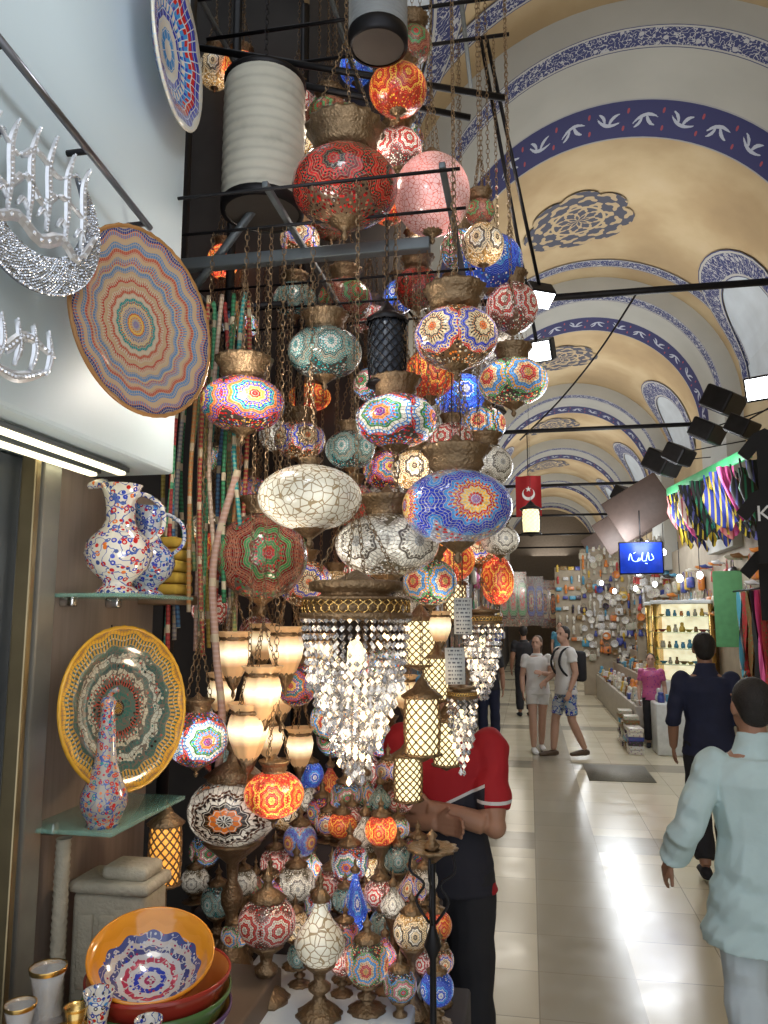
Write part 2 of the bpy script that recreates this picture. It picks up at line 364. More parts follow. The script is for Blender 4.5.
DARKW=plain('dark_shop_wall',(.05,.043,.038),.8,var=.5,scale=4)
struct('wall_right',box((3.1,17.5,2.42),(.2,37,4.86)),OCH)
struct('wall_left',box((-1.1,19.7,2.42),(.2,32.4,4.86)),OCH)
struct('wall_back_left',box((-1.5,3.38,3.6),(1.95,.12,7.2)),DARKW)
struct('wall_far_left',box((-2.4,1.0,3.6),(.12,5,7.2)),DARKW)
struct('wall_end',box((1,36.1,3.6),(4.4,.2,7.2)),plain('far_dark_wall',(.16,.13,.1),.8))
# ---------------- shop fascia left ----------------
FASC=plain('white_painted_fascia',(.54,.64,.68),.45,var=.06,scale=2)
struct('wall_fascia',box((-1.3,.72,4.6),(.7,2.44,4.66),.01),FASC)
b=B('grey_brown_wood_panel'); o=b.obj(); x,y,z=b.xyz(o)
c=b.mix(b.noise(b.comb(b.M('MULTIPLY',x,30.),b.M('MULTIPLY',y,30.),b.M('MULTIPLY',z,2.)),2.,4.),(.19,.145,.115),(.33,.26,.21)); WOODP=b.fin(c,.5)
struct('wall_panel',box((-1.2,1.98,1.13),(.08,.56,2.26)),WOODP)
struct('door_1',box((-1.22,.7,1.13),(.06,1.9,2.26)),plain('dark_door_glass',(.08,.09,.1),.15,var=.2))
struct('trim_door_post',box((-1.16,1.66,1.13),(.07,.07,2.26),.006),plain('brushed_door_frame',(.35,.34,.3),.35,.7))
struct('trim_door_edge',box((-1.13,1.58,1.13),(.04,.02,2.26),.004),plain('dull_brass_edge',(.35,.28,.16),.3,.9))
for i,xx in enumerate((-1.02,-1.1)):
    l=thing('strip_light','slim white linear light under the shop fascia','strip light',(xx,1.1,2.262),group='fascia strip lights')
    link('housing',box((0,0,-.004),(.03,1.4,.012)),steel,l); link('diffuser',box((0,0,-.014),(.022,1.38,.01),.003),plain('warm_white_tube',(1.,.85,.55),.3,0,2.5),l)
a_=WX(-20,15,-.90);c_=WX(150,228,-.90)
rl=thing('wall_rail','chrome display rail along the white fascia','rail',a_)
link('rail_tube',rod((0,0,0),c_-a_,.008),plain('dull_chrome',(.2,.2,.22),.3,.9),rl)
for t in (.1,.55,.97):
    p=(c_-a_)*t; link('bracket',rod(p,p+V((-.052,0,0)),.007),darkm,rl)
# ---------------- plates ----------------
def facing(alpha,tilt=0.):
    nrm=V((math.cos(alpha)*math.cos(tilt),-math.sin(alpha)*math.cos(tilt),math.sin(tilt)))
    xx=V((0,0,1)).cross(nrm).normalized(); yy=nrm.cross(xx)
    return Matrix((xx,yy,nrm)).transposed().to_euler()
def plate(px,py,hpx,x,alpha,pal,pet,K,label,rim=None,tilt=0.,mixp=.7,amp=.025,grout=(.08,.1,.2),flr=0.,gw=.12):
    p=WX(px,py,x); r=hpx/2*sc(p)
    pt=thing('ceramic_plate',label,'plate',p,facing(alpha,tilt))
    me=lathe([(0,.0),(r*.45,.002),(r*.62,.008),(r*.7,.02),(r*.98,.034),(r,.032),(r*.98,.026),(r*.7,.012),(r*.6,-.002),(r*.42,-.006),(r*.4,-.012),(r*.36,-.006),(0,-.006)],64)
    link('dish',me,platemat('glazed_plate'+str(int(px)),r,pal,pet,K,amp,grout,mixp=mixp,flr=flr,gw=gw),pt)
    if rim: link('rim',lathe([(r*.965,.0335),(r*.985,.038),(r*1.008,.034),(r*1.0,.028)],96,scal=(40,.006,(1,2))),rim,pt)
    link('hanging_wire',rod((0,r*.9,-.008),(0,r*1.04,-.012),.002),darkm,pt)
    return pt
ochr=plain('ochre_glazed_rim',(.4,.2,.07),.25,var=.3)
CO=(.5,.10,.06);BE=(.55,.38,.22); NV=(.03,.06,.24)
plate(136,325,188,-.86,.30,[LB,YEL,RED,(.6,.5,.38),TEA,(.6,.5,.38),CO,BE,CO,BE,(.12,.25,.45),CO,BE,CO,(.12,.25,.45),BE,CO,NV,BE],16,26.,'large round coral and blue mandala plate on the fascia',rim=ochr,grout=(.5,.4,.28),amp=.028,mixp=.62,gw=.16)
plate(168,50,150,-.9,-.12,[WHT,LB,WHT,BLU,LB,RED,BLU,WHT],10,9.,'white plate with blue floral rim seen nearly edge on',grout=(.6,.65,.7))
plate(118,708,160,-1.02,.33,[BLK,(.03,.12,.1),(.06,.12,.1),(.35,.05,.03),(.45,.42,.32),(.03,.08,.08),(.4,.42,.35),(.04,.1,.08),(.5,.28,.04),(.62,.33,.03),(.45,.22,.03)],16,15.,'round ochre rimmed plate with dark floral centre on shelf',rim=plain('yellow_glazed_rim',(.6,.32,.03),.25,var=.3),tilt=.12,grout=(.12,.1,.08),flr=.72,gw=.1)
# ---------------- crescent ornament ----------------
def stroke(bm,pts,w=.006):
    P2=bez([(a,c_,.016) for a,c_ in pts],22); n=len(P2)
    tubebm(bm,[(q,w*(.4+1.0*math.sin(pi*(i+.3)/n)),.005) for i,q in enumerate(P2)],6)
    for i,q in enumerate(P2): gem(bm,q+V((0,0,.004)),w*.55)
p=WX(36,215,-.90)
cr=thing('crescent_ornament','silver glitter crescent with calligraphy hanging on the fascia','wall ornament',p,facing(.25))
ro=.15; n=72
bm=bmesh.new(); A=[]; gm=bmesh.new()
for i in range(n+1):
    t=math.radians(-235)+math.radians(290)*i/n; f=math.sin(pi*i/n)**.8; r1=ro-.068*f-.002
    A.append([bm.verts.new((rr*math.cos(t),rr*math.sin(t),zz)) for rr,zz in ((r1,0),(r1,.01),(ro,.01),(ro,0))])
    m=max(1,int((ro-r1)/.006))
    for q in range(m+1):
        for h in (0,1):
            rr=r1+(ro-r1)*min(1,(q+.5*h)/m); t2=t+math.radians(290)/n/2*h; gem(gm,(rr*math.cos(t2),rr*math.sin(t2),.0095),.0036)
for a,c in zip(A,A[1:]):
    for k in range(4): bm.faces.new((a[k],a[(k+1)%4],c[(k+1)%4],c[k]))
link('crescent_band',fin(bm),silverd,cr,smooth=False)
link('rhinestones',fin(gm),silver,cr,smooth=False,kind='stuff')
bm=bmesh.new()
for x0 in (-.115,-.075,-.03,.01,.055,.095): stroke(bm,[(x0+.012,.17-.25*abs(x0)),(x0,.1),(x0+.004,.03),(x0+.001,-.03)],.0065)
stroke(bm,[(-.14,-.01),(-.1,-.05),(-.05,-.03),(0,-.055),(.05,-.03),(.09,-.055),(.13,.01)],.010)
stroke(bm,[(-.13,.045),(-.08,.015),(-.04,.055),(0,.02),(.04,.055),(.11,.03)],.0065)
stroke(bm,[(-.1,.115),(-.06,.085),(-.02,.115),(.03,.09),(.07,.115)],.005)
for q in range(5): stroke(bm,[(-.1+q*.045,-.01),(-.088+q*.045,.008),(-.076+q*.045,-.01)],.0045)
bsil=plain('bright_silver_enamel',(.78,.8,.85),.3,.7,var=.15,scale=90)
link('calligraphy',fin(bm),bsil,cr,smooth=False)
p=WX(10,345,-.90); c2=thing('silver_pendant_ornament','small silver glitter calligraphy ornament below the crescent','wall ornament',p,facing(.25))
bm=bmesh.new()
for q in range(5): stroke(bm,[(-.07+q*.034,.045),(-.06+q*.034,0),(-.07+q*.034,-.04)],.006)
stroke(bm,[(-.08,.0),(-.03,-.02),(.02,.02),(.08,0)],.008); stroke(bm,[(-.07,-.04),(0,-.06),(.07,-.03)],.008)
link('calligraphy',fin(bm),bsil,c2,smooth=False)
# ---------------- glass shelves ----------------
gshelf=plain('green_tinted_glass',(.25,.5,.4),.06,0,0,var=.05,alpha=.5,coat=1.)
def shelf(z,x0,x1,y0,y1):
    t=thing('glass_shelf','green-tinted glass shelf with chrome clips on the wood panel','shelf',((x0+x1)/2,(y0+y1)/2,z),group='glass shelves')
    link('glass_pane',box((0,0,-.005),(x1-x0,y1-y0,.01),.002),gshelf,t)
    for yy in (-.3,.3): link('clip',box((-(x1-x0)/2+.02,yy*(y1-y0),-.018),(.04,.025,.03),.006),plain('chrome_clip',(.6,.6,.6),.2,1.),t)
zs1=1.94; zs2=1.40
shelf(zs1,-1.16,-.935,1.7,2.06); shelf(zs2,-1.16,-.935,1.67,2.05)
def ewer(px,pb,hpx,x,zb,mat,label,flip=1,slim=False,rz=0):
    p=WX(px,pb,x); p.z=zb; h=hpx*sc(p)
    e=thing('ceramic_ewer' if not slim else 'ceramic_bottle',label,'jug' if not slim else 'bottle',p,(0,0,rz))
    if slim: pr=[(0,0),(.13,0),(.12,.03),(.15,.08),(.185,.16),(.18,.25),(.13,.36),(.09,.48),(.075,.62),(.065,.78),(.05,.9),(.065,.96),(.04,1.),(.0,.98)]
    else: pr=[(0,0),(.19,0),(.18,.03),(.12,.07),(.13,.11),(.25,.22),(.29,.34),(.27,.45),(.16,.56),(.12,.64),(.13,.8),(.18,.95),(.16,.94),(.11,.8),(0,.75)]
    link('body',lathe([(r*h,z*h) for r,z in pr],32),mat,e)
    if slim:
        link('stopper',tube(bez([(0,0,.95*h),(.02*h,0,1.03*h),(.08*h,0,1.06*h)],8),.022*h,8),mat,e); return e
    s_=flip
    link('handle',tube(bez([(s_*.25*h,0,.42*h),(s_*.40*h,0,.55*h),(s_*.38*h,0,.75*h),(s_*.22*h,0,.86*h),(s_*.12*h,0,.84*h)],20),.022*h,8),mat,e)
    link('lip',tube(bez([(-s_*.08*h,0,.9*h),(-s_*.2*h,0,.97*h),(-s_*.32*h,0,.95*h)],8),lambda t:.07*h*(1-.6*t),8),mat,e)
    return e
m1=floral('glazed_white_red_blue',(.68,.64,.55),[RED,NV,ORG,BLU,RED],62,thr=.42)
m2=floral('glazed_white_blue',(.5,.54,.58),[BLU,LB,NV,BLU,RED],72,thr=.45)
m3=floral('glazed_dark_red_floral',(.36,.33,.28),[RED,(.06,.1,.25),TEA,ORG,RED],95,thr=.45)
ewer(117,590,116,-1.02,zs1,m1,'white ceramic ewer with red and blue flowers on the glass shelf',1)
ewer(146,592,95,-1.06,zs1,m2,'white ceramic ewer with dense blue pattern on the glass shelf',1)
ewer(103,818,126,-.99,zs2,m3,'slender ceramic bottle with small red and blue flowers',1,True)
ymat=plain('yellow_cloth',(.55,.36,.05),.9,bump=.3)
for i in range(5):
    p=W(160,600-14*i,2.24); p.z=1.95+.036*i
    link('folded_cloth',box((0,0,.017),(.17,.12,.033),.012),ymat,None,p,label='folded yellow cloth in a stack beside the ewers',cat='cloth',group='stack of yellow cloths')
p=W(160,602,2.24); link('wooden_bracket_shelf',box((0,0,-.015),(.34,.16,.03),.004),plain('brown_wood',(.2,.12,.06),.5),None,(p.x-.08,p.y,1.95),label='small brown wooden shelf under the folded cloths',cat='shelf')
# ---------------- counter + bowls etc ----------------
CT=plain('brown_counter',(.14,.1,.07),.5)
link('wooden_counter',box((-.905,1.65,.48),(.47,.92,.96),.008),CT,label='brown wooden counter carrying bowls and glasses',cat='counter')
cz=.96
bx=thing('plaster_box','beige plaster relief box with rounded lid on the counter','box',(-1.01,1.86,cz))
bei=plain('beige_plaster',(.42,.38,.29),.75,var=.2,scale=25,bump=.5)
link('body',box((0,0,.13),(.19,.12,.26),.012),bei,bx); link('lid',box((0,0,.275),(.21,.14,.03),.012),bei,bx); link('upper_lid',box((.03,0,.305),(.12,.1,.035),.014),bei,bx)
for i in range(3): link('relief_panel',box((-.055+.055*i,-.062,.13),(.04,.012,.17),.005),bei,bx)
link('corrugated_pipe',lathe([(.016+.003*(i%2),i*.008) for i in range(50)],16),bei,None,(-1.11,1.76,.965),label='beige corrugated pipe standing at the door post',cat='pipe')
def bowl(name,loc,r,h,outm,inm,label,rot=None,group=None,rimm=None):
    t=thing(name,label,'bowl',loc,rot,group)
    link('outer',lathe([(0,0),(r*.4,0),(r*.42,h*.1),(r*.7,h*.3),(r*.92,h*.7),(r,h)],48),outm,t)
    link('inside',lathe([(r*1.0,h),(r*.97,h*1.005),(r*.89,h*.7),(r*.67,h*.34),(r*.4,h*.17),(0,h*.13)],48),inm,t)
    if rimm: link('rim',lathe([(r*.965,h*.97),(r*.98,h*1.03),(r*1.01,h*1.03),(r*1.01,h*.97)],48),rimm,t)
    return t
bxy=(-.775,1.6)
zb=cz+.002
for i,(c,r) in enumerate([((.10,.05,.14),.15),((.08,.16,.05),.148),((.32,.03,.02),.146)]):
    bowl('glazed_bowl',(bxy[0],bxy[1],zb),r,.12,plain('bowl_glaze%d'%i,c,.15,coat=.6),plain('bowl_inner%d'%i,[(.45,.2,.05),(.5,.3,.08),(.5,.16,.03)][i],.2),'nested glazed bowl with coloured rim on the counter',group='nested bowls',rimm=plain('bowl_rim%d'%i,c,.2)); zb+=.034
orgl=plain('orange_glaze',(.72,.27,.02),.15,coat=.6,var=.1)
ib=platemat('orange_bowl_interior',.128,[(.3,.02,.1),(.55,.56,.6),BLU,(.55,.56,.6),(.4,.03,.08),(.5,.52,.58),(.05,.06,.2),(.5,.45,.42),(.06,.08,.25),(.75,.3,.03),(.72,.28,.02),(.7,.26,.02)],12,12.,.03,(.5,.5,.52),mixp=2,flr=.75,fs=14.,gw=.0001)
bowl('patterned_bowl',(bxy[0]-.02,bxy[1]+.0,zb+.06),.126,.08,orgl,ib,'orange bowl with floral medallion interior on the bowl stack',rot=(.36,.12,.2),rimm=orgl)
tr=thing('gold_tray','round gold tray on a low riser holding tea glasses','tray',(-.8,1.36,1.10))
link('tray_plate',lathe([(0,0),(.1,0),(.125,.006),(.13,.015),(.122,.012),(.1,.004),(0,.004)],40),brass,tr)
link('display_riser',box((-.8,1.36,1.03),(.3,.24,.14),.006),CT,label='low brown riser block on the counter',cat='stand')
tg=plain('clear_tea_glass',(.85,.85,.85),.04,0,0,var=.02,alpha=.25,coat=1.)
def teaglass(px,py,y,zb,h,mat,label,rimm=brass,group='tea glasses'):
    p=W(px,py,y)
    t=thing('tea_glass',label,'glass',(p.x,p.y,zb),group=group)
    k=h
    link('bowl',lathe([(0,0),(.28*k,0),(.3*k,.05*k),(.2*k,.35*k),(.24*k,.6*k),(.33*k,1*k),(.31*k,1*k),(.22*k,.6*k),(.17*k,.35*k),(.1*k,.12*k),(0,.1*k)],24),mat,t)
    link('rim',lathe([(.325*k,.93*k),(.338*k,1*k),(.335*k,1.02*k),(.31*k,1.01*k)],24),rimm,t)
teaglass(20,1010,1.35,1.105,.085,tg,'small clear tea glass with gold rim on the tray')
teaglass(47,990,1.45,1.105,.105,tg,'small clear tea glass with gold rim on the tray')
teaglass(76,1010,1.40,1.105,.065,brass,'small gold coloured tea glass on the tray')
wm=floral('painted_cup',(.7,.68,.62),[BLU,RED,BLK,LB],90)
teaglass(98,1010,1.43,1.10,.085,wm,'white painted cup with red and blue dots on the tray',wm)
teaglass(149,1010,1.40,1.085,.075,wm,'white painted cup with red and blue dots by the bowls',wm)
pc=W(149,1010,1.40)
link('cup_riser',box((0,0,.06),(.07,.07,.12),.005),CT,None,(pc.x,1.40,.962),label='small brown block under a painted cup',cat='stand')
# ---------------- tables ----------------
wtab=plain('white_laminate_table',(.55,.6,.64),.4,var=.08)
drk=plain('dark_cloth_table',(.05,.04,.04),.8)
link('white_display_table',box((-.56,2.12,.45),(.5,.42,.9),.01),wtab,label='white display plinth carrying small lamps',cat='table')
link('dark_display_table',box((-.245,2.16,.43),(.12,.3,.86),.01),drk,label='dark display plinth carrying small lamps',cat='table')
link('dark_display_step',box((-.66,2.46,.5),(.74,.24,1.0),.01),drk,label='dark raised display step carrying small lamps',cat='table')
link('dark_display_shelf',box((-.78,2.72,.57),(.74,.26,1.14),.01),drk,label='dark tall display step carrying small lamps',cat='table')
# ---------------- overhead frame ----------------
link('steel_beam',box((0,0,0),(1.0,.04,.04),.004),steel,None,(-.78,2.3,3.06),label='grey painted steel beam carrying pendant lamps',cat='beam')
rows=[1.9,2.1,2.3,2.5,2.7,2.9]
for i,y in enumerate(rows):
    if y!=2.3: link('hanging_rod',rod((-1.25,y,3.06),(-.15,y,3.06),.005),darkm,label='thin black iron rod for hanging lamps',cat='rod',group='hanging rods')
    link('upper_hanging_rod',rod((-1.25,y,4.25),(-.02,y,4.25),.008),darkm,label='thin black iron rod for hanging lamps',cat='rod',group='hanging rods')
for xx in (-1.2,-.7,-.2):
    for z in (3.09,4.275): link('cross_bar',box((0,0,0),(.018,1.3,.018),.003),steel,None,(xx,2.57,z),label='grey steel cross bar of the lamp frame',cat='bar',group='frame cross bars')
for xx,yy in ((-1.2,2.9),(-.95,3.1),(-1.15,2.35)): link('frame_post',rod((xx,yy,0.0),(xx,yy,4.7),.02),darkm,label='dark steel upright of the lamp frame',cat='post',group='frame posts')
link('frame_brace',rod((-1.1,2.3,2.95),(-.75,2.3,3.4),.014),steel,label='diagonal grey steel brace',cat='brace')
for (a,c_) in (((200,48),(505,98)),((250,75),(470,118))):
    A=W(a[0],a[1],2.6);C=W(c_[0],c_[1],2.9); link('rail_bar',rod(A,C,.014),darkm,label='black iron rail of the upper lamp frame',cat='rail',group='upper rails')
# ---------------- lamp builders ----------------
def capprof(a,cr):
    h=cr*.75
    return [(a*.42,-.004),(cr*.72,.0),(cr*.86,h*.2),(cr*.82,h*.45),(cr*.94,h*.62),(cr*1.04,h*.9),(cr*1.02,h),(cr*.9,h*.9),(cr*.5,h*.95),(cr*.25,h*1.2),(cr*.08,h*1.5),(0,h*1.55)],h*1.5
def pendant(px,py,w,h,y,mk_,cap=.6,top=3.06,label=None,fin_=True):
    c=W(px,py,y); s=sc(c); a=w/2*s; b_=h/2*s
    t=thing('mosaic_pendant_lamp',label or 'mosaic glass pendant lamp with bronze crown hung on chains','pendant lamp',c,(0,0,random.uniform(0,6.28)),group='mosaic pendant lamps')
    link('lamp_shade',lathe(ellprof(a,b_,16,.25,.25),36),L[mk_] if mk_ in L else mk_,t)
    z0=b_*.95
    if cap:
        pr,hh=capprof(a,a*cap); link('crown',lathe([(r,z+z0) for r,z in pr],48,scal=(16,.05,(5,6))),bronze,t); zt=z0+hh
        cr=a*cap*.9; zr=z0+a*cap*.7
    else:
        link('collar',lathe([(a*.3,z0-.006),(a*.33,z0+.008),(a*.2,z0+.02),(a*.1,z0+.035),(0,z0+.04)],24),bronze,t); zt=z0+.04; cr=a*.25; zr=z0+.015
    if fin_:
        link('finial',lathe([(0,-b_*.9-a*.42),(a*.05,-b_*.9-a*.38),(a*.08,-b_*.9-a*.3),(a*.04,-b_*.9-a*.24),(a*.14,-b_*.9-a*.16),(a*.32,-b_*.9-a*.03),(a*.36,-b_*.9+.006),(a*.2,-b_*.9+.008)],28,scal=(12,.06,(5,6))),bronze,t)
    zj=min(zr+a*1.5+.06,top-c.z-.03)
    bm=bmesh.new()
    for k in range(3):
        an=2*pi*k/3; chainbm(bm,(cr*math.cos(an),cr*math.sin(an),zr),(0,0,zj),.02,.0014)
    if top-c.z>zj: chainbm(bm,(0,0,zj),(0,0,top-c.z))
    link('chain',fin(bm),bronze,t,smooth=False)
    return t
T2=4.25
P=[
(345,188,106,76,2.1,'red',.72,T2,'large dark red mosaic pendant lamp with bronze crown'),
(398,90,58,50,2.5,'redlit',.5,T2,'lit red mosaic pendant lamp high on the frame'),
(432,195,76,82,2.3,'crackpink',0,T2,'pinkish white crackle glass globe lamp'),
(483,245,42,44,2.5,'beige',0,T2,'small cream mosaic globe lamp with star pattern'),
(490,264,66,60,2.7,'bluelit',0,T2,'lit blue mosaic globe pendant lamp'),
(512,308,52,52,2.7,'pink',.6,T2,'small pink and green mosaic globe pendant lamp'),
(456,338,84,62,1.9,'amber',.72,T2,'amber and black beaded mosaic pendant lamp with bronze crown'),
(325,353,74,52,2.3,'teal',.6,3.06,'white and teal dotted mosaic pendant lamp'),
(418,288,46,44,2.7,'red',.7,T2,'small dark mosaic pendant lamp'),
(430,374,52,50,2.7,'redlit',.5,T2,'lit red mosaic globe lamp'),
(462,396,54,44,2.9,'bluelit',.5,T2,'lit blue mosaic globe lamp'),
(513,382,70,48,2.5,'amber2',.55,T2,'amber and blue mosaic pendant lamp'),
(243,404,84,56,2.1,'multi',.66,3.06,'multicoloured flower mosaic pendant lamp with bronze crown'),
(396,421,82,54,2.1,'multi2',.6,3.06,'turquoise and orange mosaic pendant lamp'),
(310,498,104,66,1.9,'crack',.22,3.06,'large white crackle glass pendant lamp'),
(457,507,110,76,1.9,'blue',.6,3.06,'large blue and red flower mosaic pendant with bronze crown'),
(387,545,104,64,2.1,'white',.5,3.06,'large white mosaic pendant lamp'),
(262,556,92,88,2.3,'dark',.5,3.06,'large dark red and green mosaic globe lamp'),
(430,582,54,48,2.3,'amber2',.6,3.06,'amber mosaic pendant lamp'),
(486,466,54,44,2.7,'white',.6,3.06,'white mosaic pendant lamp partly hidden'),
(497,580,34,50,2.9,'redlit',.6,3.06,'small red mosaic pendant lamp'),
(305,583,54,48,2.5,'amber',.5,3.06,'amber mosaic globe lamp partly hidden'),
(350,450,50,40,2.5,'teal',.5,3.06,'small dotted mosaic pendant lamp'),
(375,385,44,36,2.7,'green',.6,3.06,'small green mosaic pendant lamp'),
(197,738,62,56,2.1,'multi2',.5,3.06,'teal and purple flower mosaic pendant lamp'),
(274,794,60,46,2.1,'redlit',.5,3.06,'orange red mosaic lamp with bronze crown'),
(500,540,38,32,2.7,'white',.6,3.06,'small white mosaic pendant lamp'),
(296,684,44,44,2.5,'multi',.5,3.06,'small orange mosaic pendant lamp'),
(452,440,46,36,2.7,'pink',.5,3.06,'small red and white mosaic pendant lamp'),
(398,150,48,44,2.7,'pink',.6,T2,'small dim mosaic pendant lamp in the upper frame'),
(330,120,50,40,2.9,'dark',.6,T2,'dim mosaic pendant lamp in the upper frame'),
(300,440,52,40,2.7,'amber',.6,3.06,'amber mosaic pendant lamp behind the white one'),
(352,505,50,44,2.7,'red',.5,3.06,'red mosaic pendant lamp behind the white one'),
(415,470,48,40,2.5,'beige',.5,3.06,'cream mosaic pendant lamp'),
(482,425,48,38,2.9,'amber2',.5,3.06,'amber and blue mosaic pendant lamp'),
(345,300,54,44,2.9,'dark',.6,T2,'dim mosaic pendant lamp in the upper frame'),
(295,300,44,36,2.9,'teal',.6,3.9,'dim mosaic pendant lamp in the upper frame'),
(300,240,40,34,2.9,'amber',.6,T2,'dim mosaic pendant lamp in the upper frame'),
(462,250,44,40,2.9,'green',.6,T2,'small green mosaic pendant lamp'),
(478,545,50,40,2.9,'amber',.5,3.06,'amber mosaic pendant lamp'),
(452,560,46,44,2.7,'redlit',.5,3.06,'lit red mosaic globe lamp'),
(335,590,44,40,2.9,'beige',.5,3.06,'cream mosaic pendant lamp'),
(385,470,44,40,2.9,'multi',.5,3.06,'small multicoloured mosaic pendant lamp'),
(212,610,40,36,2.9,'pink',.5,3.06,'dim red and white mosaic pendant lamp'),
(335,720,50,44,2.9,'amber2',.5,3.06,'amber and blue mosaic pendant lamp'),
(500,350,40,34,2.9,'white',.5,T2,'small white mosaic pendant lamp partly hidden'),
(455,300,40,36,2.7,'multi',.6,T2,'small multicoloured mosaic pendant lamp'),
(480,212,30,26,2.5,'dark',.8,T2,'small dark mosaic pendant lamp'),
(388,205,40,40,2.9,'redlit',.5,T2,'small lit red mosaic globe lamp'),
(412,45,40,36,2.7,'dark',.8,T2,'dim mosaic pendant lamp in the upper frame'),
]
for q in P: pendant(*q[:6],cap=q[6],top=q[7],label=q[8])
def cyl_lantern(px,py,w,h,y,mat,label,rings=9,top=T2,bh=.03):
    c=W(px,py,y); s=sc(c); r=w/2*s; hh=h*s
    t=thing('cylinder_lantern',label,'lantern',(c.x,c.y,c.z),group='cylinder lanterns')
    n=rings*6
    link('paper_shade',lathe([(r*(1+.022*math.sin(i*pi/3)),-hh/2+hh*i/n) for i in range(n+1)],32),mat,t)
    link('top_ring',lathe([(r*.98,hh/2-.005),(r*1.03,hh/2),(r*1.03,hh/2+.012),(r*.7,hh/2+.02),(r*.2,hh/2+.03),(0,hh/2+.035)],32),darkm,t)
    link('bottom_ring',lathe([(r*.9,-hh/2-bh),(r*1.02,-hh/2-bh*.9),(r*1.03,-hh/2),(r*.99,-hh/2+.006)],32),darkm,t)
    link('bottom_cap',lathe([(0,-hh/2-bh*.8),(r*.9,-hh/2-bh*.9)],24),plain('lantern_underside',(.08,.07,.06),.6),t)
    bm=bmesh.new(); chainbm(bm,(0,0,hh/2+.03),(0,0,top-c.z)); link('chain',fin(bm),darkm,t,smooth=False)
b=B('dusty_white_fabric'); o=b.obj(); f=b.noise(o,10.,5.)
paper=b.fin(b.ramp(f,[(0.,(.2,.19,.15)),(.4,(.5,.48,.4)),(1.,(.62,.6,.5))],'LINEAR'),.85)
cyl_lantern(264,146,80,128,2.3,paper,'tall dusty white fabric cylinder lantern with black rings',rings=12)
cyl_lantern(378,14,58,46,2.3,plain('pale_grey_fabric',(.3,.31,.31),.8),'short grey cylinder lantern with black base',bh=.05)
def lattice(px,py,w,h,y,label,inner,metal,top=3.06,onz=None):
    c=W(px,py,y); s=sc(c); r=w/2*s; hh=h*s
    t=thing('pierced_metal_lantern',label,'lantern',c,(0,0,random.random()),group='pierced lanterns')
    link('inner_glass',lathe([(r*.8,-hh*.38),(r*.86,0),(r*.8,hh*.3)],20),inner,t)
    bm=bmesh.new()
    for k in range(12):
        for d in (1,-1):
            pts=[]
            for i in range(13):
                a=2*pi*k/12+d*i*.26; rr=r*(.88+.08*math.sin(pi*i/12)); pts.append((V((rr*math.cos(a),rr*math.sin(a),-hh*.4+hh*.72*i/12)),.0024,.0024))
            tubebm(bm,pts,5)
    link('lattice',fin(bm),metal,t)
    link('base',lathe([(0,-hh*.5),(r*.2,-hh*.48),(r*.5,-hh*.44),(r*1.02,-hh*.41),(r*1.02,-hh*.38),(r*.8,-hh*.38)],24,scal=(12,.04,(3,4))),metal,t)
    link('roof',lathe([(r*1.02,hh*.3),(r*1.08,hh*.33),(r*.7,hh*.4),(r*.5,hh*.43),(r*.25,hh*.52),(r*.1,hh*.56),(0,hh*.6)],24,scal=(12,.05,(0,1))),metal,t)
    if onz is None:
        bm=bmesh.new(); chainbm(bm,(0,0,hh*.58),(0,0,top-c.z)); link('chain',fin(bm),metal,t,smooth=False)
    else:
        link('stand',lathe([(0,onz-c.z),(r*.9,onz-c.z),(r*.8,onz-c.z+.01),(r*.2,onz-c.z+.03),(r*.2,-hh*.48)],20),metal,t)
gl2='gold pierced metal lantern with bright warm interior'
lattice(387,350,40,90,2.1,'black wrought iron lantern hung among the lamps',plain('dim_glass',(.06,.07,.09),.2),darkm)
lattice(422,722,38,78,2.3,gl2,glow,bronze)
lattice(408,775,30,60,2.5,gl2,glow,bronze)
lattice(436,676,28,58,2.7,gl2,glow,bronze)
lattice(165,850,34,80,1.98,'amber glowing pierced metal lantern standing on the counter',plain('amber_lit_glass',(1.,.35,.06),.3,0,1.2,var=.5,scale=40),bronze,onz=.962)
lattice(420,640,34,62,2.7,gl2,glow,bronze)
lattice(455,600,24,50,2.9,gl2,glow,bronze)
lattice(446,740,28,60,2.7,gl2,glow,bronze)
def tulip(px,py,y,h=42,label='warm frosted tulip glass lantern with bronze cap on chain'):
    c=W(px,py,y); s=sc(c); k=h*s
    t=thing('tulip_glass_lamp',label,'pendant lamp',c,(0,0,random.random()),group='tulip glass lamps')
    link('glass_shade',lathe([(.02*k,-.62*k),(.1*k,-.57*k),(.2*k,-.42*k),(.29*k,-.18*k),(.32*k,.02*k),(.29*k,.17*k),(.25*k,.26*k),(.31*k,.36*k),(.36*k,.41*k),(.33*k,.41*k),(.22*k,.28*k)],32,scal=(8,.07,(2,3,4,5,6,7,8,9))),frost,t)
    link('lower_cup',lathe([(0,-.92*k),(.04*k,-.86*k),(.03*k,-.76*k),(.09*k,-.66*k),(.17*k,-.46*k),(.13*k,-.46*k)],20,scal=(8,.12,(3,4))),bronze,t)
    link('gallery_ring',lathe([(.26*k,.22*k),(.30*k,.25*k),(.28*k,.3*k),(.24*k,.28*k)],24,scal=(12,.05,(1,2))),bronze,t)
    bm=bmesh.new()
    for q in range(3):
        a=2*pi*q/3; chainbm(bm,(.29*k*math.cos(a),.29*k*math.sin(a),.28*k),(0,0,1.15*k),.016,.0014)
    chainbm(bm,(0,0,1.15*k),(0,0,3.06-c.z)); link('chain',fin(bm),bronze,t,smooth=False)
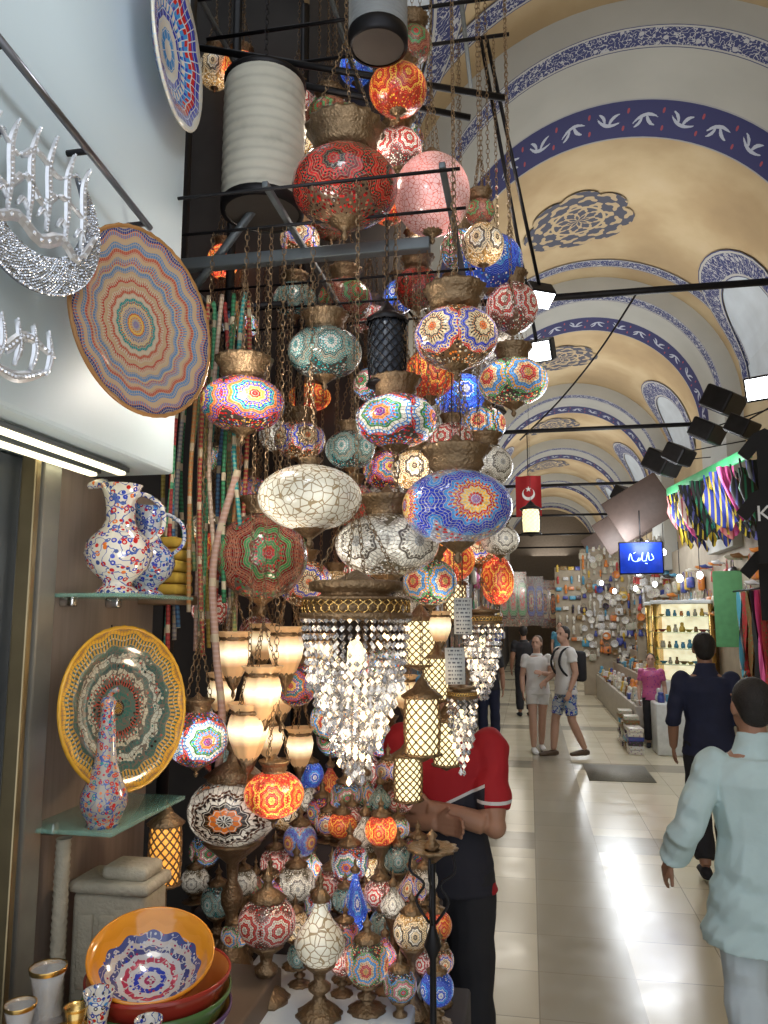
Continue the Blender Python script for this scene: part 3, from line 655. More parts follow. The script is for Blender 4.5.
for q in ((234,652,2.3,50),(286,648,2.3,52),(262,690,2.1,58),(281,690,2.5,46),(248,728,2.1,60),(306,672,2.7,44),(300,745,2.7,42),(405,690,2.9,36),(440,625,2.5,34),(222,690,2.5,42),(320,650,2.9,40),(262,640,2.7,40),(270,735,2.6,42)): tulip(*q)
# ---------------- chandeliers ----------------
b=B('cut_crystal'); g=b.n('ShaderNodeNewGeometry'); r=g.outputs['Random Per Island']
col=b.ramp(r,[(.0,(.45,.45,.48)),(.4,(.75,.75,.78)),(.75,(.95,.95,.95)),(.95,(1.,.8,.5))],'LINEAR')
CRY=b.fin(col,.03,.15,b.M('MULTIPLY',b.M('POWER',r,9.),2.2),None,1.,.75)  # random beads glow by themselves, glints put into the crystal
def chandelier(px,py,w,hpx,y,label,top=3.06,st=.0205,sp=.0195,sz0=.0064):
    c=W(px,py,y); s=sc(c); a=w/2*s; H=hpx*s
    t=thing('crystal_chandelier',label,'chandelier',c,group='crystal chandeliers')
    link('crown',lathe([(a*.95,-.01),(a*1.02,-.004),(a*1.02,a*.05),(a*.9,a*.07),(a*.9,a*.27),(a*1.0,a*.3),(a*.96,a*.34),(a*.66,a*.34),(a*.64,a*.42),(a*.84,a*.46),(a*.86,a*.6),(a*.8,a*.63),(a*.35,a*.65),(a*.1,a*.8),(0,a*.85)],60,scal=(30,.015,(1,5,9,10))),bronze,t)
    bm=bmesh.new()
    for k in range(36):
        an=2*pi*k/36
        for d in (1,-1):
            pts=[(V((a*.98*math.cos(an+d*.1*math.sin(q*.8)),a*.98*math.sin(an+d*.1*math.sin(q*.8)),a*(.05+.23*q/5))),.0018,.0018) for q in range(6)]; tubebm(bm,pts,4)
    link('filigree',fin(bm),brass,t)
    link('bulb',lathe(ellprof(a*.16,a*.3),16),glow,t,(0,0,-H*.25))
    bm=bmesh.new(); T=6
    for k in range(T):
        rr=a*(1-k/T)*.97; n=max(3,int(2*pi*rr/sp))
        ln=H*(.42+.58*(k/(T-1))**.85)
        for j in range(n):
            an=2*pi*(j+.5*(k%2))/n; l2=ln*random.uniform(.95,1.03); m=max(2,int(l2/st))
            start=0 if k<1 else int(m*.5)
            for q in range(start,m+1):
                z=-.01-q*st; last=q>=m; sz=sz0*(1.25 if last else 1.)
                f=1-.12*q/m
                ce=V((rr*f*math.cos(an),rr*f*math.sin(an),z)); ro=random.random()*pi
                vs=[bm.verts.new(ce+V((sz*math.cos(ro+u),sz*math.sin(ro+u),0))) for u in [w_*pi/3 for w_ in range(6)]]
                u_=bm.verts.new(ce+V((0,0,sz*(1.2 if not last else 2.2)))); d_=bm.verts.new(ce-V((0,0,sz*1.2)))
                for i in range(6): bm.faces.new((vs[i],vs[(i+1)%6],u_)); bm.faces.new((vs[(i+1)%6],vs[i],d_))
    link('crystal_strings',fin(bm),CRY,t,kind='stuff',smooth=False)
    bm=bmesh.new()
    for k in range(4):
        an=2*pi*k/4; chainbm(bm,(a*.8*math.cos(an),a*.8*math.sin(an),a*.62),(0,0,a*2.2),.02,.0016)
    chainbm(bm,(0,0,a*2.2),(0,0,top-c.z)); link('chain',fin(bm),bronze,t,smooth=False)
chandelier(356,616,110,158,1.9,'large tapered crystal bead chandelier with pierced bronze crown')
chandelier(482,622,40,78,2.7,'smaller crystal bead chandelier beside the large one')
chandelier(462,696,30,70,2.5,'small crystal bead chandelier')
# ---------------- table lamps ----------------
def tlamp(px,py,w,h,y,zb,mk_,label,shape='ball'):
    c=W(px,py,y); s=sc(c); a=w/2*s; b_=h/2*s; hz=c.z-zb
    t=thing('table_lamp',label,'table lamp',(c.x,c.y,zb),(0,0,random.random()*6),group='small mosaic table lamps')
    lo=hz-b_*.92
    if lo<.02: hz+=.02-lo; lo=.02
    bs=min(a*.85,.06)
    link('base',lathe([(0,0),(bs,0),(bs*1.02,lo*.06),(bs*.8,lo*.14),(bs*.35,lo*.3),(bs*.25,lo*.42),(bs*.5,lo*.52),(bs*.52,lo*.6),(bs*.25,lo*.7),(bs*.3,lo*.84),(a*.6,lo*1.0),(a*.62,lo+.006),(a*.3,lo+.006)],24,scal=(10,.07,(1,2,10,11))),bronze,t)
    m=L[mk_] if mk_ in L else mk_
    if shape=='ball': pr=[(r,z+hz) for r,z in ellprof(a,b_,14,.3,.3)]
    else: pr=[(a*.5,hz-b_*.9),(a*.85,hz-b_*.55),(a,hz-b_*.1),(a*.85,hz+b_*.3),(a*.5,hz+b_*.75),(a*.25,hz+b_*1.2),(a*.15,hz+b_*1.6)]
    link('lamp_shade',lathe(pr,28),m,t)
    zt=hz+(b_*.88 if shape=='ball' else b_*1.55); k=1. if shape=='ball' else .6
    link('cap',lathe([(a*.5*k,zt-.006),(a*.64*k,zt+.004),(a*.42*k,zt+a*.25),(a*.2*k,zt+a*.38),(a*.14*k,zt+a*.58),(a*.24*k,zt+a*.7),(a*.07*k,zt+a*.9),(0,zt+a*1.2)],20,scal=(8,.1,(0,1))),bronze,t)
TL=[(267,922,58,48,2.05,.9,'pink','ball'),(320,940,52,50,2.0,.9,'crack','tear'),(367,962,44,46,2.05,.9,'amber2','ball'),
(412,930,38,38,2.12,.86,'beige','ball'),(385,925,32,32,2.25,.86,'teal','ball'),(234,810,92,68,2.2,.9,'star','ball'),
(350,862,38,38,2.42,1.0,'multi2','ball'),(381,830,32,32,2.42,1.0,'redlit','ball'),(296,886,38,38,2.4,1.0,'white','ball'),
(332,884,34,32,2.45,1.0,'pink','ball'),(300,840,34,34,2.5,1.0,'blue','ball'),(322,812,30,32,2.72,1.14,'multi','ball'),
(345,795,30,28,2.72,1.14,'green','ball'),(290,805,28,28,2.8,1.14,'amber','ball'),(365,838,32,30,2.5,1.0,'white','tear'),
(398,858,30,30,2.45,1.0,'teal','ball'),(412,890,30,30,2.25,.86,'amber','tear'),(437,988,34,34,2.1,.86,'bluelit','ball'),
(400,985,34,32,2.04,.86,'green','ball'),(355,908,26,46,2.3,.9,L['bluelit'],'tear'),(342,828,30,26,2.6,1.14,'redlit','ball'),
(243,882,28,28,2.3,.9,'white','ball'),(275,862,30,30,2.5,1.0,'pink','ball'),(252,858,30,30,2.6,1.14,'multi','ball'),
(380,893,32,30,2.35,.86,'pink','ball'),(437,925,30,30,2.25,.86,'redlit','ball'),(310,775,28,28,2.8,1.14,'bluelit','ball'),
(218,900,34,34,2.3,.9,'teal','ball'),(440,960,28,28,2.2,.86,'amber','ball'),(345,935,30,30,2.2,.9,'multi','ball'),(295,925,28,30,2.25,.9,'beige','ball'),
(366,798,28,30,2.8,1.14,'amber2','tear'),(205,850,32,32,2.45,1.0,'green','ball'),
(400,800,28,26,2.75,1.14,'pink','ball'),(418,850,30,28,2.6,1.0,'multi','ball'),(424,880,28,28,2.42,1.0,'white','ball'),(328,850,28,26,2.62,1.14,'amber','ball'),
(285,835,28,28,2.66,1.14,'beige','tear'),(360,775,26,24,2.82,1.14,'white','ball'),(330,785,26,24,2.82,1.14,'redlit','tear'),(388,770,26,24,2.82,1.14,'amber','ball'),
(312,870,26,26,2.52,1.0,'amber2','tear'),(372,868,28,26,2.52,1.0,'beige','ball'),(345,900,26,26,2.35,1.0,'teal','ball'),(318,905,28,26,2.3,.9,'multi2','ball'),
(270,885,28,26,2.42,1.0,'amber','ball'),(393,905,26,26,2.2,.86,'white','tear'),(425,960,26,28,2.14,.86,'pink','ball'),(385,955,24,26,2.15,.9,'multi','tear'),(235,935,28,26,2.2,.9,'amber2','ball'),
(255,905,26,26,2.35,1.0,'dark','tear'),(282,900,24,24,2.38,1.0,'multi','ball'),(342,962,26,26,2.12,.9,'pink','tear'),(300,955,26,26,2.15,.9,'teal','ball'),(365,915,24,24,2.36,1.0,'amber','ball'),(405,912,24,24,2.3,.86,'multi2','tear'),
(220,868,26,26,2.6,1.14,'amber','tear'),(195,880,28,26,2.4,1.0,'white','ball'),(310,800,24,24,2.78,1.14,'white','tear'),(352,815,24,22,2.66,1.14,'pink','ball'),(380,800,24,22,2.7,1.14,'teal','tear'),(398,828,24,22,2.62,1.14,'amber2','ball')]
nm={'pink':'red and white','crack':'white crackle glass','amber2':'amber and blue','beige':'cream star','teal':'white and teal','star':'large brown flower','multi2':'turquoise','redlit':'glowing red','white':'silver white','blue':'blue flower','multi':'multicoloured','green':'green and pink','amber':'amber bead','bluelit':'glowing blue','dark':'dark red'}
for q in TL:
    tlamp(*q[:7],(nm.get(q[6],'bright blue') if isinstance(q[6],str) else 'bright blue')+' mosaic table lamp on bronze foot',q[7])
p=W(432,850,1.98)
st=thing('ornate_floor_stand','tall black wrought iron stand with scalloped tray','stand',(p.x,p.y,0)); z=p.z
link('pole',lathe([(.09,0),(.085,.02),(.03,.05),(.008,.1),(.008,z-.5),(.02,z-.47),(.008,z-.44),(.008,z-.25),(.022,z-.22),(.008,z-.18),(.008,z-.02)],20),darkm,st)
link('tray',lathe([(.008,z-.03),(.035,z-.008),(.058,z),(.062,z+.008),(.05,z+.005),(.02,z)],40,scal=(12,.08,(2,3))),bronze,st)
link('top_finial',lathe([(.014,z),(.02,z+.012),(.008,z+.025),(.014,z+.035),(.004,z+.045),(0,z+.05)],20),bronze,st)
bm=bmesh.new()
for k in range(4):
    a=pi/2*k; tubebm(bm,[(q,.0035,.0035) for q in bez([(.05*math.cos(a),.05*math.sin(a),z-.005),(.055*math.cos(a),.055*math.sin(a),z-.05),(.02*math.cos(a),.02*math.sin(a),z-.08),(.04*math.cos(a),.04*math.sin(a),z-.12),(.008*math.cos(a),.008*math.sin(a),z-.17)],16)],6)
link('scrollwork',fin(bm),darkm,st)
# ---------------- hoses ----------------
def hosemat(name,c1,c2):
    b=B(name); x,y,z=b.xyz(b.obj()); f=b.M('GREATER_THAN',b.M('FRACT',b.M('MULTIPLY',z,70.)),.55)
    f2=b.M('GREATER_THAN',b.M('FRACT',b.M('MULTIPLY',z,6.)),.85)
    return b.fin(b.mix(f2,b.mix(f,c1,c2),(.55,.45,.3)),.6)
hc=[((.05,.28,.12),(.12,.4,.2)),((.04,.22,.2),(.1,.35,.25)),((.5,.4,.1),(.4,.3,.06)),((.5,.38,.28),(.4,.28,.2)),((.4,.04,.03),(.25,.02,.02)),((.08,.2,.35),(.05,.1,.2)),((.5,.46,.38),(.3,.28,.3)),((.03,.2,.08),(.02,.1,.04)),((.5,.2,.06),(.4,.25,.1)),((.2,.32,.15),(.35,.38,.15)),((.45,.28,.22),(.5,.35,.3)),(TEA,(.2,.35,.25)),((.35,.03,.03),(.4,.25,.08))]
for i in range(26):
    px=170+i*3.1; y=2.2+.06*(i%4); a=W(px,360+random.randint(-50,40),y); z1=W(px,560+random.randint(0,110),y).z
    c1,c2=hc[i%len(hc)]
    pts=bez([(0,0,2.9-a.z),(random.uniform(-.02,.02),0,0),(random.uniform(-.03,.03),.0,(z1-a.z)*.5),(random.uniform(-.02,.02),0,z1-a.z)],20)
    link('hookah_hose',tube(pts,.0072,8),hosemat('hose_%d'%i,c1,c2),None,a,label='finely striped woven hookah hose hanging in a bundle',cat='hose',group='hanging hookah hoses')
pts=bez([W(238,470,2.2),W(214,560,2.2),W(216,650,2.2),W(222,720,2.2),W(215,800,2.2)],30)
link('hookah_hose',tube(pts,.012,8),hosemat('hose_pink',(.45,.27,.2),(.5,.33,.27)),label='pale pink hookah hose looped down past the lamps',cat='hose',group='hanging hookah hoses')
link('hose_rail',rod((-1.3,2.3,2.9),(-.75,2.3,2.9),.01),darkm,label='black rail holding hookah hoses',cat='rail')
for i in range(44):
    px=random.uniform(200,430); py=random.uniform(60,780); y=3.08+random.random()*.14
    if py>640 and px>395: px-=60
    pendant(px,py,random.uniform(30,46),random.uniform(26,40),y,random.choice(LK),cap=.6,top=W(px,-20,y).z if py<300 else 3.5,label='dim mosaic pendant lamp at the back of the display')
link('hanging_rod',rod((-1.5,3.16,3.5),(-.45,3.16,3.5),.01),darkm,label='thin black iron rod for hanging lamps',cat='rod',group='hanging rods')
b=B('white_card'); x,y,z=b.xyz(b.obj()); f=b.M('MULTIPLY',b.M('GREATER_THAN',b.M('FRACT',b.M('MULTIPLY',z,90.)),.62),b.M('GREATER_THAN',b.noise(b.comb(b.M('MULTIPLY',x,160.),b.M('FLOOR',b.M('MULTIPLY',z,90.))),1.,0.),.47))
f=b.M('MULTIPLY',f,b.M('LESS_THAN',b.M('ABSOLUTE',x),.02)); CARD=b.fin(b.mix(f,(.62,.62,.58),(.1,.1,.12)),.7)
for px,py,w,h,y in ((463,616,18,36,2.2),(455,666,20,36,2.2)):
    p=W(px,py,y); s=sc(p); t=thing('price_tag','white card tag with small print hung between lamps','tag',p,(0,0,.2),group='price tags')
    link('card',box((0,0,0),(w*s,.002,h*s)),CARD,t); link('string',rod((0,0,h*s/2),(0,0,3.06-p.z),.0012,4),darkm,t)
def spot(px,py,y,s_,aim,lit,label,anchor):
    c=W(px,py,y); k=s_*sc(c)
    t=thing('spotlight',label,'spotlight',c,group='black spotlights')
    q=V(aim).normalized().to_track_quat('Z','Y').to_euler()
    link('housing',box((0,0,-k*.3),(k,k*.75,k*.6),k*.06),darkm,t,rot=q,smooth=False)
    link('lens',box((0,0,k*.01),(k*.86,k*.62,k*.04),k*.01),coolglow if lit else plain('dark_lens',(.1,.1,.12),.1),t,rot=q)
    link('bracket',rod((0,0,k*.3),V(anchor)-c,.008),darkm,t)
spot(537,352,3.3,30,(-.3,-1,-.5),True,'lit square LED spotlight beside the lamps',(W(537,352,3.3).x-.2,2.9,4.25))
spot(541,300,3.3,28,(.35,-.6,-1),True,'lit spotlight pointing down beside the lamps',(W(541,300,3.3).x-.2,2.9,4.25))
spot(762,388,7.,34,(-.5,-.9,-.3),True,'lit black floodlight on the shop wall',(3,7.2,4.0))
for q in ((718,412,8.5,38,8.6),(703,440,9.,32,9.1),(738,435,8.0,30,8.1),(658,472,12.,34,12.1),(675,462,11.,28,11.1),(622,502,16.,24,16.1)):
    spot(q[0],q[1],q[2],q[3],(-.4,.3,-.8),False,'black floodlight on the shop wall',(3,q[4],4.3))
for q in ((498,415,3.6),(495,430,4.4)):
    spot(q[0],q[1],q[2],20,(.5,-.2,-.8),False,'black floodlight on the lamp frame',(-1.,q[2],4.2))
# ---------------- flag + lantern ----------------
fy=12.3
p=W(528,476,fy); fl=thing('national_flag','red hanging flag with white crescent and star','flag',p)
bm=bmesh.new(); g=[[bm.verts.new((-.2+.4*i/8,.025*math.sin(i*1.1+j*.3),-.65*j/8)) for i in range(9)] for j in range(9)]
for j in range(8):
    for i in range(8): bm.faces.new((g[j][i],g[j][i+1],g[j+1][i+1],g[j+1][i]))
link('cloth',fin(bm),plain('flag_red',(.4,.01,.015),.7,var=.1),fl)
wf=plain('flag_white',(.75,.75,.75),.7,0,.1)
n=24; vs=[];fs=[]
for i in range(n+1):
    a=math.radians(-230)+math.radians(280)*i/n
    vs.append((.1*math.cos(a),-.04,.1*math.sin(a))); vs.append((.078*math.cos(a),-.04,.078*math.sin(a)+.028))
for i in range(n): fs.append((2*i,2*i+1,2*i+3,2*i+2))
link('crescent',mk(vs,fs),wf,fl,(0,0,-.3))
vs=[(0,-.04,0)]+[((.05 if i%2==0 else .02)*math.cos(pi/2+i*pi/5),-.04,(.05 if i%2==0 else .02)*math.sin(pi/2+i*pi/5)) for i in range(10)]
link('star',mk(vs,[(0,1+i,1+(i+1)%10) for i in range(10)]),wf,fl,(0,0,-.22))
link('cord',rod((0,0,0),(0,0,VZ-p.z),.008),darkm,fl)
lattice(531,520,20,34,10.,'glowing street lantern hung under the vault',glow,darkm,top=6.5)
link('black_cable',tube(bez([W(640,288,7.),W(600,350,7.5),W(560,400,8),W(520,440,8.5)],20),.01,6),darkm,label='black cable swooping under the vault',cat='cable')
# ---------------- right side shops ----------------
gc=[(.45,.05,.05),(.05,.08,.3),(.6,.4,.06),(.5,.45,.36),(.03,.03,.03),(.06,.25,.15),(.5,.1,.25),(.6,.6,.6),(.25,.13,.05),(.65,.22,.04),(.08,.28,.45),(.7,.68,.6)]
mats=[]
for i,c in enumerate(gc):
    b=B('goods_%d'%i); v=b.vor(b.obj(),28.); mats.append(b.fin(b.mix(b.M('LESS_THAN',v.outputs['Distance'],.3),c,tuple(min(1,q*.4+.25*((i*7+k*3)%5)/5) for k,q in enumerate(c))),.35))
SHOP=plain('shop_interior',(.36,.3,.22),.7,var=.3,scale=5)
struct('wall_shop_right',box((2.93,22,1.6),(.1,26,3.2)),SHOP)
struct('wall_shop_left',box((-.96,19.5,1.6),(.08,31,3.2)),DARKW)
p0=W(668,492,12.5);p1=W(750,452,8.3)
gr=link('green_awning_rail',box((0,0,0),((p1-p0).length,.05,.12),.01,None),plain('green_painted_rail',(.05,.4,.15),.5),None,(p0+p1)/2,label='green rail carrying hanging scarves and bags',cat='rail')
gr.rotation_euler=((p1-p0).to_track_quat('X','Z')).to_euler()
def scarf(w=.22,h=.75,seed=0,sweep=0.):
    bm=bmesh.new(); g=[[bm.verts.new((w*(i/8-.5)*(1-.2*math.sin(pi*j/10))+sweep*(j/10)**1.5,.035*math.sin(i*2.1+seed+j*.35),-h*j/10-.06*math.sin(i*.8+seed)*(j/10))) for i in range(9)] for j in range(11)]
    for j in range(10):
        for i in range(8): bm.faces.new((g[j][i],g[j][i+1],g[j+1][i+1],g[j+1][i]))
    return fin(bm)
def pouch(seed,h=.6,w=.16):
    """elongated pointed pouch bag: strap, swelling body, pointed toe"""
    bm=bmesh.new(); dx=.22
    P_=[(0,.012),(.1,.012),(.22,.05),(.4,.5),(.65,.5),(.85,.42),(.96,.2),(1.,.03)]
    tubebm(bm,[(V((dx*t_**1.6,0,-h*t_)),max(.01,w*r_),max(.008,w*r_*.45)) for t_,r_ in P_],12)
    return fin(bm)
def stripecloth(name,c1,c2):
    b=B(name); x,y,z=b.xyz(b.obj()); return b.fin(b.mix(b.M('GREATER_THAN',b.M('FRACT',b.M('ADD',b.M('MULTIPLY',x,16.),.2)),.68),c1,c2),.7)
brt=[stripecloth('scarf_cloth_%d'%i,c,d) for i,(c,d) in enumerate([((.75,.12,.35),(.5,.05,.2)),((.02,.02,.03),(.6,.45,.05)),((.8,.6,.05),(.02,.02,.02)),((.1,.45,.6),(.6,.6,.55)),((.02,.02,.02),(.1,.1,.3)),((.7,.68,.6),(.4,.1,.1)),((.03,.05,.3),(.6,.45,.1)),((.8,.3,.3),(.6,.1,.15)),((.02,.02,.02),(.02,.2,.1)),((.02,.02,.025),(.7,.55,.05))])]
for i in range(54):
    t=(i//2)/26; p=p0.lerp(p1,t)-V((0,.0,.06))
    if i%3==0: me=scarf(random.uniform(.13,.2),random.uniform(.55,.85),i,random.uniform(0,.25))
    else: me=pouch(i,random.uniform(.5,.8),random.uniform(.14,.2))
    link('hanging_scarf' if i%3==0 else 'hanging_pouch',me,brt[(i*7+i//3)%10],None,p+V((random.uniform(-.12,.1) if i%2 else .16,0,0)),(0,0,random.uniform(-.3,.3)),'folded coloured scarf hanging from the green rail' if i%3==0 else 'pointed striped pouch bag hanging from the green rail','scarf' if i%3==0 else 'bag','scarves on the green rail' if i%3==0 else 'pouches on the green rail')
def tshirt():
    bm=bmesh.new(); P_=[(-.15,-.55),(.15,-.55),(.15,-.08),(.23,-.17),(.31,-.09),(.17,.08),(.07,.12),(0,.07),(-.07,.12),(-.17,.08),(-.31,-.09),(-.23,-.17),(-.15,-.08)]
    f=bm.faces.new([bm.verts.new((x,0,z)) for x,z in P_]); r=bmesh.ops.extrude_face_region(bm,geom=[f]); bmesh.ops.translate(bm,verts=[v for v in r['geom'] if isinstance(v,bmesh.types.BMVert)],vec=(0,.04,0))
    bmesh.ops.recalc_face_normals(bm,faces=bm.faces); return fin(bm)
tsm=plain('black_tshirt_cotton',(.018,.018,.02),.8)
for i,(px,py,y) in enumerate([(774,440,7.4),(774,500,7.2),(776,560,7.6)]):
    p=W(px,py,y); t=thing('hanging_tshirt','black T-shirt on display outside the shop','t-shirt',p,(0,0,-.3),group='hanging T-shirts')
    link('fabric',tshirt(),tsm,t,smooth=False)
    link('hook',rod((0,.02,.1),(.1,.02,.45),.006),darkm,t)
    if i==1:
        cu=bpy.data.curves.new('t','FONT'); cu.body='K'; cu.size=.2; cu.align_x='CENTER'; cu.align_y='CENTER'; cu.extrude=.002
        o=bpy.data.objects.new('tmp',cu); COL.objects.link(o); dg=bpy.context.evaluated_depsgraph_get(); me=bpy.data.meshes.new_from_object(o.evaluated_get(dg)); bpy.data.objects.remove(o)
        me.materials.clear(); link('printed_letter',me,wf,t,(-.085,-.006,-.12),(pi/2,0,0),smooth=False)
def g_bag():
    bm=bmesh.new(); boxbm(bm,(0,0,-.16),(.22,.08,.2),.03)
    tubebm(bm,[(q,.006,.006) for q in bez([(-.08,0,-.07),(-.05,0,.02),(0,0,.05),(.05,0,.02),(.08,0,-.07)],12)],6); return fin(bm)
def g_slip():
    bm=bmesh.new(); tubebm(bm,[(V((0,-.1,.02)),.01,.01),(V((0,-.08,.02)),.035,.018),(V((0,0,.02)),.03,.015),(V((0,.05,.04)),.04,.035),(V((0,.1,.035)),.035,.025),(V((0,.14,.05)),.01,.01)],10); return fin(bm)
G={'handbag':(g_bag(),'bag'),'sun_hat':(lathe([(.0,.11),(.06,.105),(.08,.08),(.085,.03),(.13,.012),(.15,.0),(.13,.004),(.07,.01)],20),'hat'),'gift_box':(box((0,0,.05),(.16,.12,.1),.008),'box'),'spice_jar':(lathe([(0,0),(.045,0),(.05,.02),(.05,.09),(.035,.11),(.04,.12),(.04,.14),(0,.145)],16),'jar'),'painted_bowl':(lathe([(0,0),(.04,0),(.05,.02),(.1,.06),(.105,.065),(.09,.055),(0,.02)],20),'bowl'),'slipper':(g_slip(),'slipper'),'souvenir_doll':(lathe([(0,0),(.05,0),(.06,.04),(.05,.09),(.03,.12),(.035,.15),(.03,.18),(0,.19)],14),'doll')}
protos={}
def good(kind,loc,rz=0,sc_=1.,mi=None,rx=0):
    me,cat=G[kind]
    mi=random.randrange(len(mats)) if mi is None else mi
    if kind not in protos:
        o=link(kind,me,mats[0],None,loc,(0,0,rz),'small %s on the souvenir stall'%kind.replace('_',' '),cat,kind.replace('_',' ')+'s on the stalls'); protos[kind]=o
    else:
        o=protos[kind].copy(); COL.objects.link(o); o.location=loc
    o.rotation_euler=(rx,0,rz); o.scale=(sc_,)*3
    o.material_slots[0].link='OBJECT'; o.material_slots[0].material=mats[mi]
    return o
stw=plain('stall_wood',(.4,.32,.24),.6); whitecase=plain('white_case',(.65,.68,.68),.35)
pk=[0,1,2,3,3,7,7,8,9,10,11,11,11,3,4]
for i,(x0,x1,z,ys) in enumerate(((1.55,1.95,.55,12.45),(1.95,2.35,.85,15.1),(2.35,2.85,1.15,15.1))):
    link('stall_step',box(((x0+x1)/2,(ys+19.4)/2,z/2),(x1-x0,19.4-ys,z),.01),stw if i else plain('stall_front',(.5,.46,.4),.6),label='stepped wooden stall counter of the souvenir shop',cat='stall',group='souvenir stall steps')
    n=int((19.3-ys)/.17)
    for k in range(n):
        for q in range(2):
            y=ys+.1+k*.17; kind=random.choice(['gift_box','painted_bowl','spice_jar','souvenir_doll','slipper','souvenir_doll','spice_jar'])
            good(kind,(x0+.1+q*.2,y,z),random.uniform(-.3,.3),random.uniform(.8,1.25),random.choice(pk))
link('white_display_case',box((0,0,.35),(.9,.5,.7),.02),whitecase,None,(2.15,11.7,0),label='white display case at the stall corner',cat='display case')
for i in range(10): good(random.choice(['gift_box','spice_jar','souvenir_doll']),(1.8+.17*(i%5),11.62+.16*(i//5),.7),0,1.0)
for s_ in range(4):
    for k in range(6+s_%2*2):
        link('stacked_book',box((0,0,.03),(.2,.3,.055),.004),mats[random.choice([3,7,8,4,10,11,1])],None,(1.42,11.6+.36*s_,.06*k),(0,0,random.uniform(-.1,.1)),'book in a stack on the floor by the stall','book','books stacked by the stall')
def panel(x0,x1,y,z1,n,m,kindset,zb=1.35,ss=.7):
    link('goods_display_panel',box(((x0+x1)/2,y,z1/2),(x1-x0,.06,z1),.01),SHOP,label='display panel densely hung with souvenirs',cat='display panel',group='goods panels')
    for i in range(n):
        for j in range(m):
            k=random.choice(kindset)
            good(k,(x0+(i+.5)*(x1-x0)/n+random.uniform(-.03,.03),y-.1,zb+(j+.7)*(z1-zb)/m+random.uniform(-.03,.03)),random.uniform(-.2,.2),random.uniform(ss,ss*1.35),random.choice(pk),rx=(pi/2 if k in('painted_bowl','slipper') else 0))
panel(1.3,2.9,20.,3.6,12,14,['handbag','souvenir_doll','slipper','spice_jar','slipper','painted_bowl'],.9)
panel(2.2,2.9,16.9,3.5,6,12,['handbag','painted_bowl','souvenir_doll','slipper'],1.4)
panel(.9,2.9,27.,3.6,9,8,['gift_box','slipper'],.9,1.)
for k in range(40):
    for j in range(3): good(random.choice(['handbag','handbag','slipper']),(2.82,8.6+k*.29,1.9+j*.38),pi/2+random.uniform(-.2,.2),random.uniform(.9,1.3),random.choice(pk))
def cabinet(x,y,rz,lab):
    t=thing('jewellery_cabinet',lab,'display cabinet',(x,y,0),(0,0,rz),group='lit cabinets')
    link('body',box((0,0,.45),(.9,.4,.9),.01),whitecase,t)
    link('lit_back_panel',box((0,.19,1.5),(.88,.02,1.2)),plain('warm_lit_panel',(1.,.78,.48),.5,0,1.0,var=.5,scale=9),t)
    for sx in (-.44,.44): link('side_frame',box((sx,0,1.5),(.03,.4,1.2)),brass,t)
    link('top_board',box((0,0,2.13),(.94,.42,.06),.01),whitecase,t)
    for z in (1.15,1.4,1.65,1.9): link('shelf',box((0,0,z),(.86,.36,.015)),gshelf,t)
cabinet(2.42,12.95,-.5,'lit glass jewellery cabinet with warm shelves')
cabinet(2.5,14.2,-.4,'lit glass jewellery cabinet with warm shelves')
tt=-.5
for z in (1.16,1.41,1.66,1.91):
    for i in range(8):
        lx=-.37+.105*i; good(random.choice(['spice_jar','souvenir_doll','painted_bowl']),(2.42+lx*math.cos(tt),12.95+lx*math.sin(tt)-.05,z),0,random.uniform(.5,.85),random.choice([2,3,9,7,8,0,10]))
link('green_cloth_panel',box((0,0,.0),(.36,.04,1.0),.01),plain('green_cloth',(.12,.35,.15),.8),None,(2.6,10.9,2.0),(0,0,-.2),'green cloth panel hanging in the shop','cloth')
for i in range(6):
    link('hanging_garment',scarf(.3,1.0,i),[mats[0],brt[0],tsm,mats[8],mats[0],brt[3]][i],None,(2.62,9.4+.2*i,2.2),(0,0,1.2),'dark red or black garment hanging outside the shop','garment','garments by the shop')
link('garment_rail',rod((2.62,9.2,2.22),(2.62,10.7,2.22),.012),darkm,label='black rail with garments outside the shop',cat='rail'); link('garment_bracket',rod((2.62,9.3,2.22),(2.9,9.3,2.22),.012),darkm,label='black bracket of the garment rail',cat='bracket')
sgc=W(641,558,12.2); s=sc(sgc)
sg=thing('neon_sign','blue illuminated sign with white script lettering','sign',sgc,(0,0,-.12))
w_,h_=40*s,30*s
link('sign_board',box((0,0,0),(w_+.04,.05,h_+.04),.01),darkm,sg); link('lit_face',box((0,-.03,0),(w_,.01,h_)),plain('blue_lit_face',(.01,.04,.4),.4,0,1.0,var=.6,scale=6),sg)
bm=bmesh.new()
for pts in ([(-.2,-.05),(-.17,.1),(-.14,-.04),(-.08,-.08),(-.03,.0)],[(-.06,-.08),(.0,-.02),(.03,.12),(.02,-.06),(.09,-.06)],[(.08,-.05),(.12,.12),(.13,-.05),(.2,-.02),(.17,.08)],[(-.12,.1),(-.08,.12)],[(.06,-.12),(.1,-.13)]):
    tubebm(bm,[(V((q.x*.9,-.04,q.z*.7)),.0065,.005) for q in bez([(a,0,c) for a,c in pts],16)],6)
link('script_lettering',fin(bm),plain('white_neon',(.45,.7,1.),.3,0,2.2),sg)
link('sign_bracket',rod((0,0,h_/2),(0,0,h_/2+.5),.01),darkm,sg)
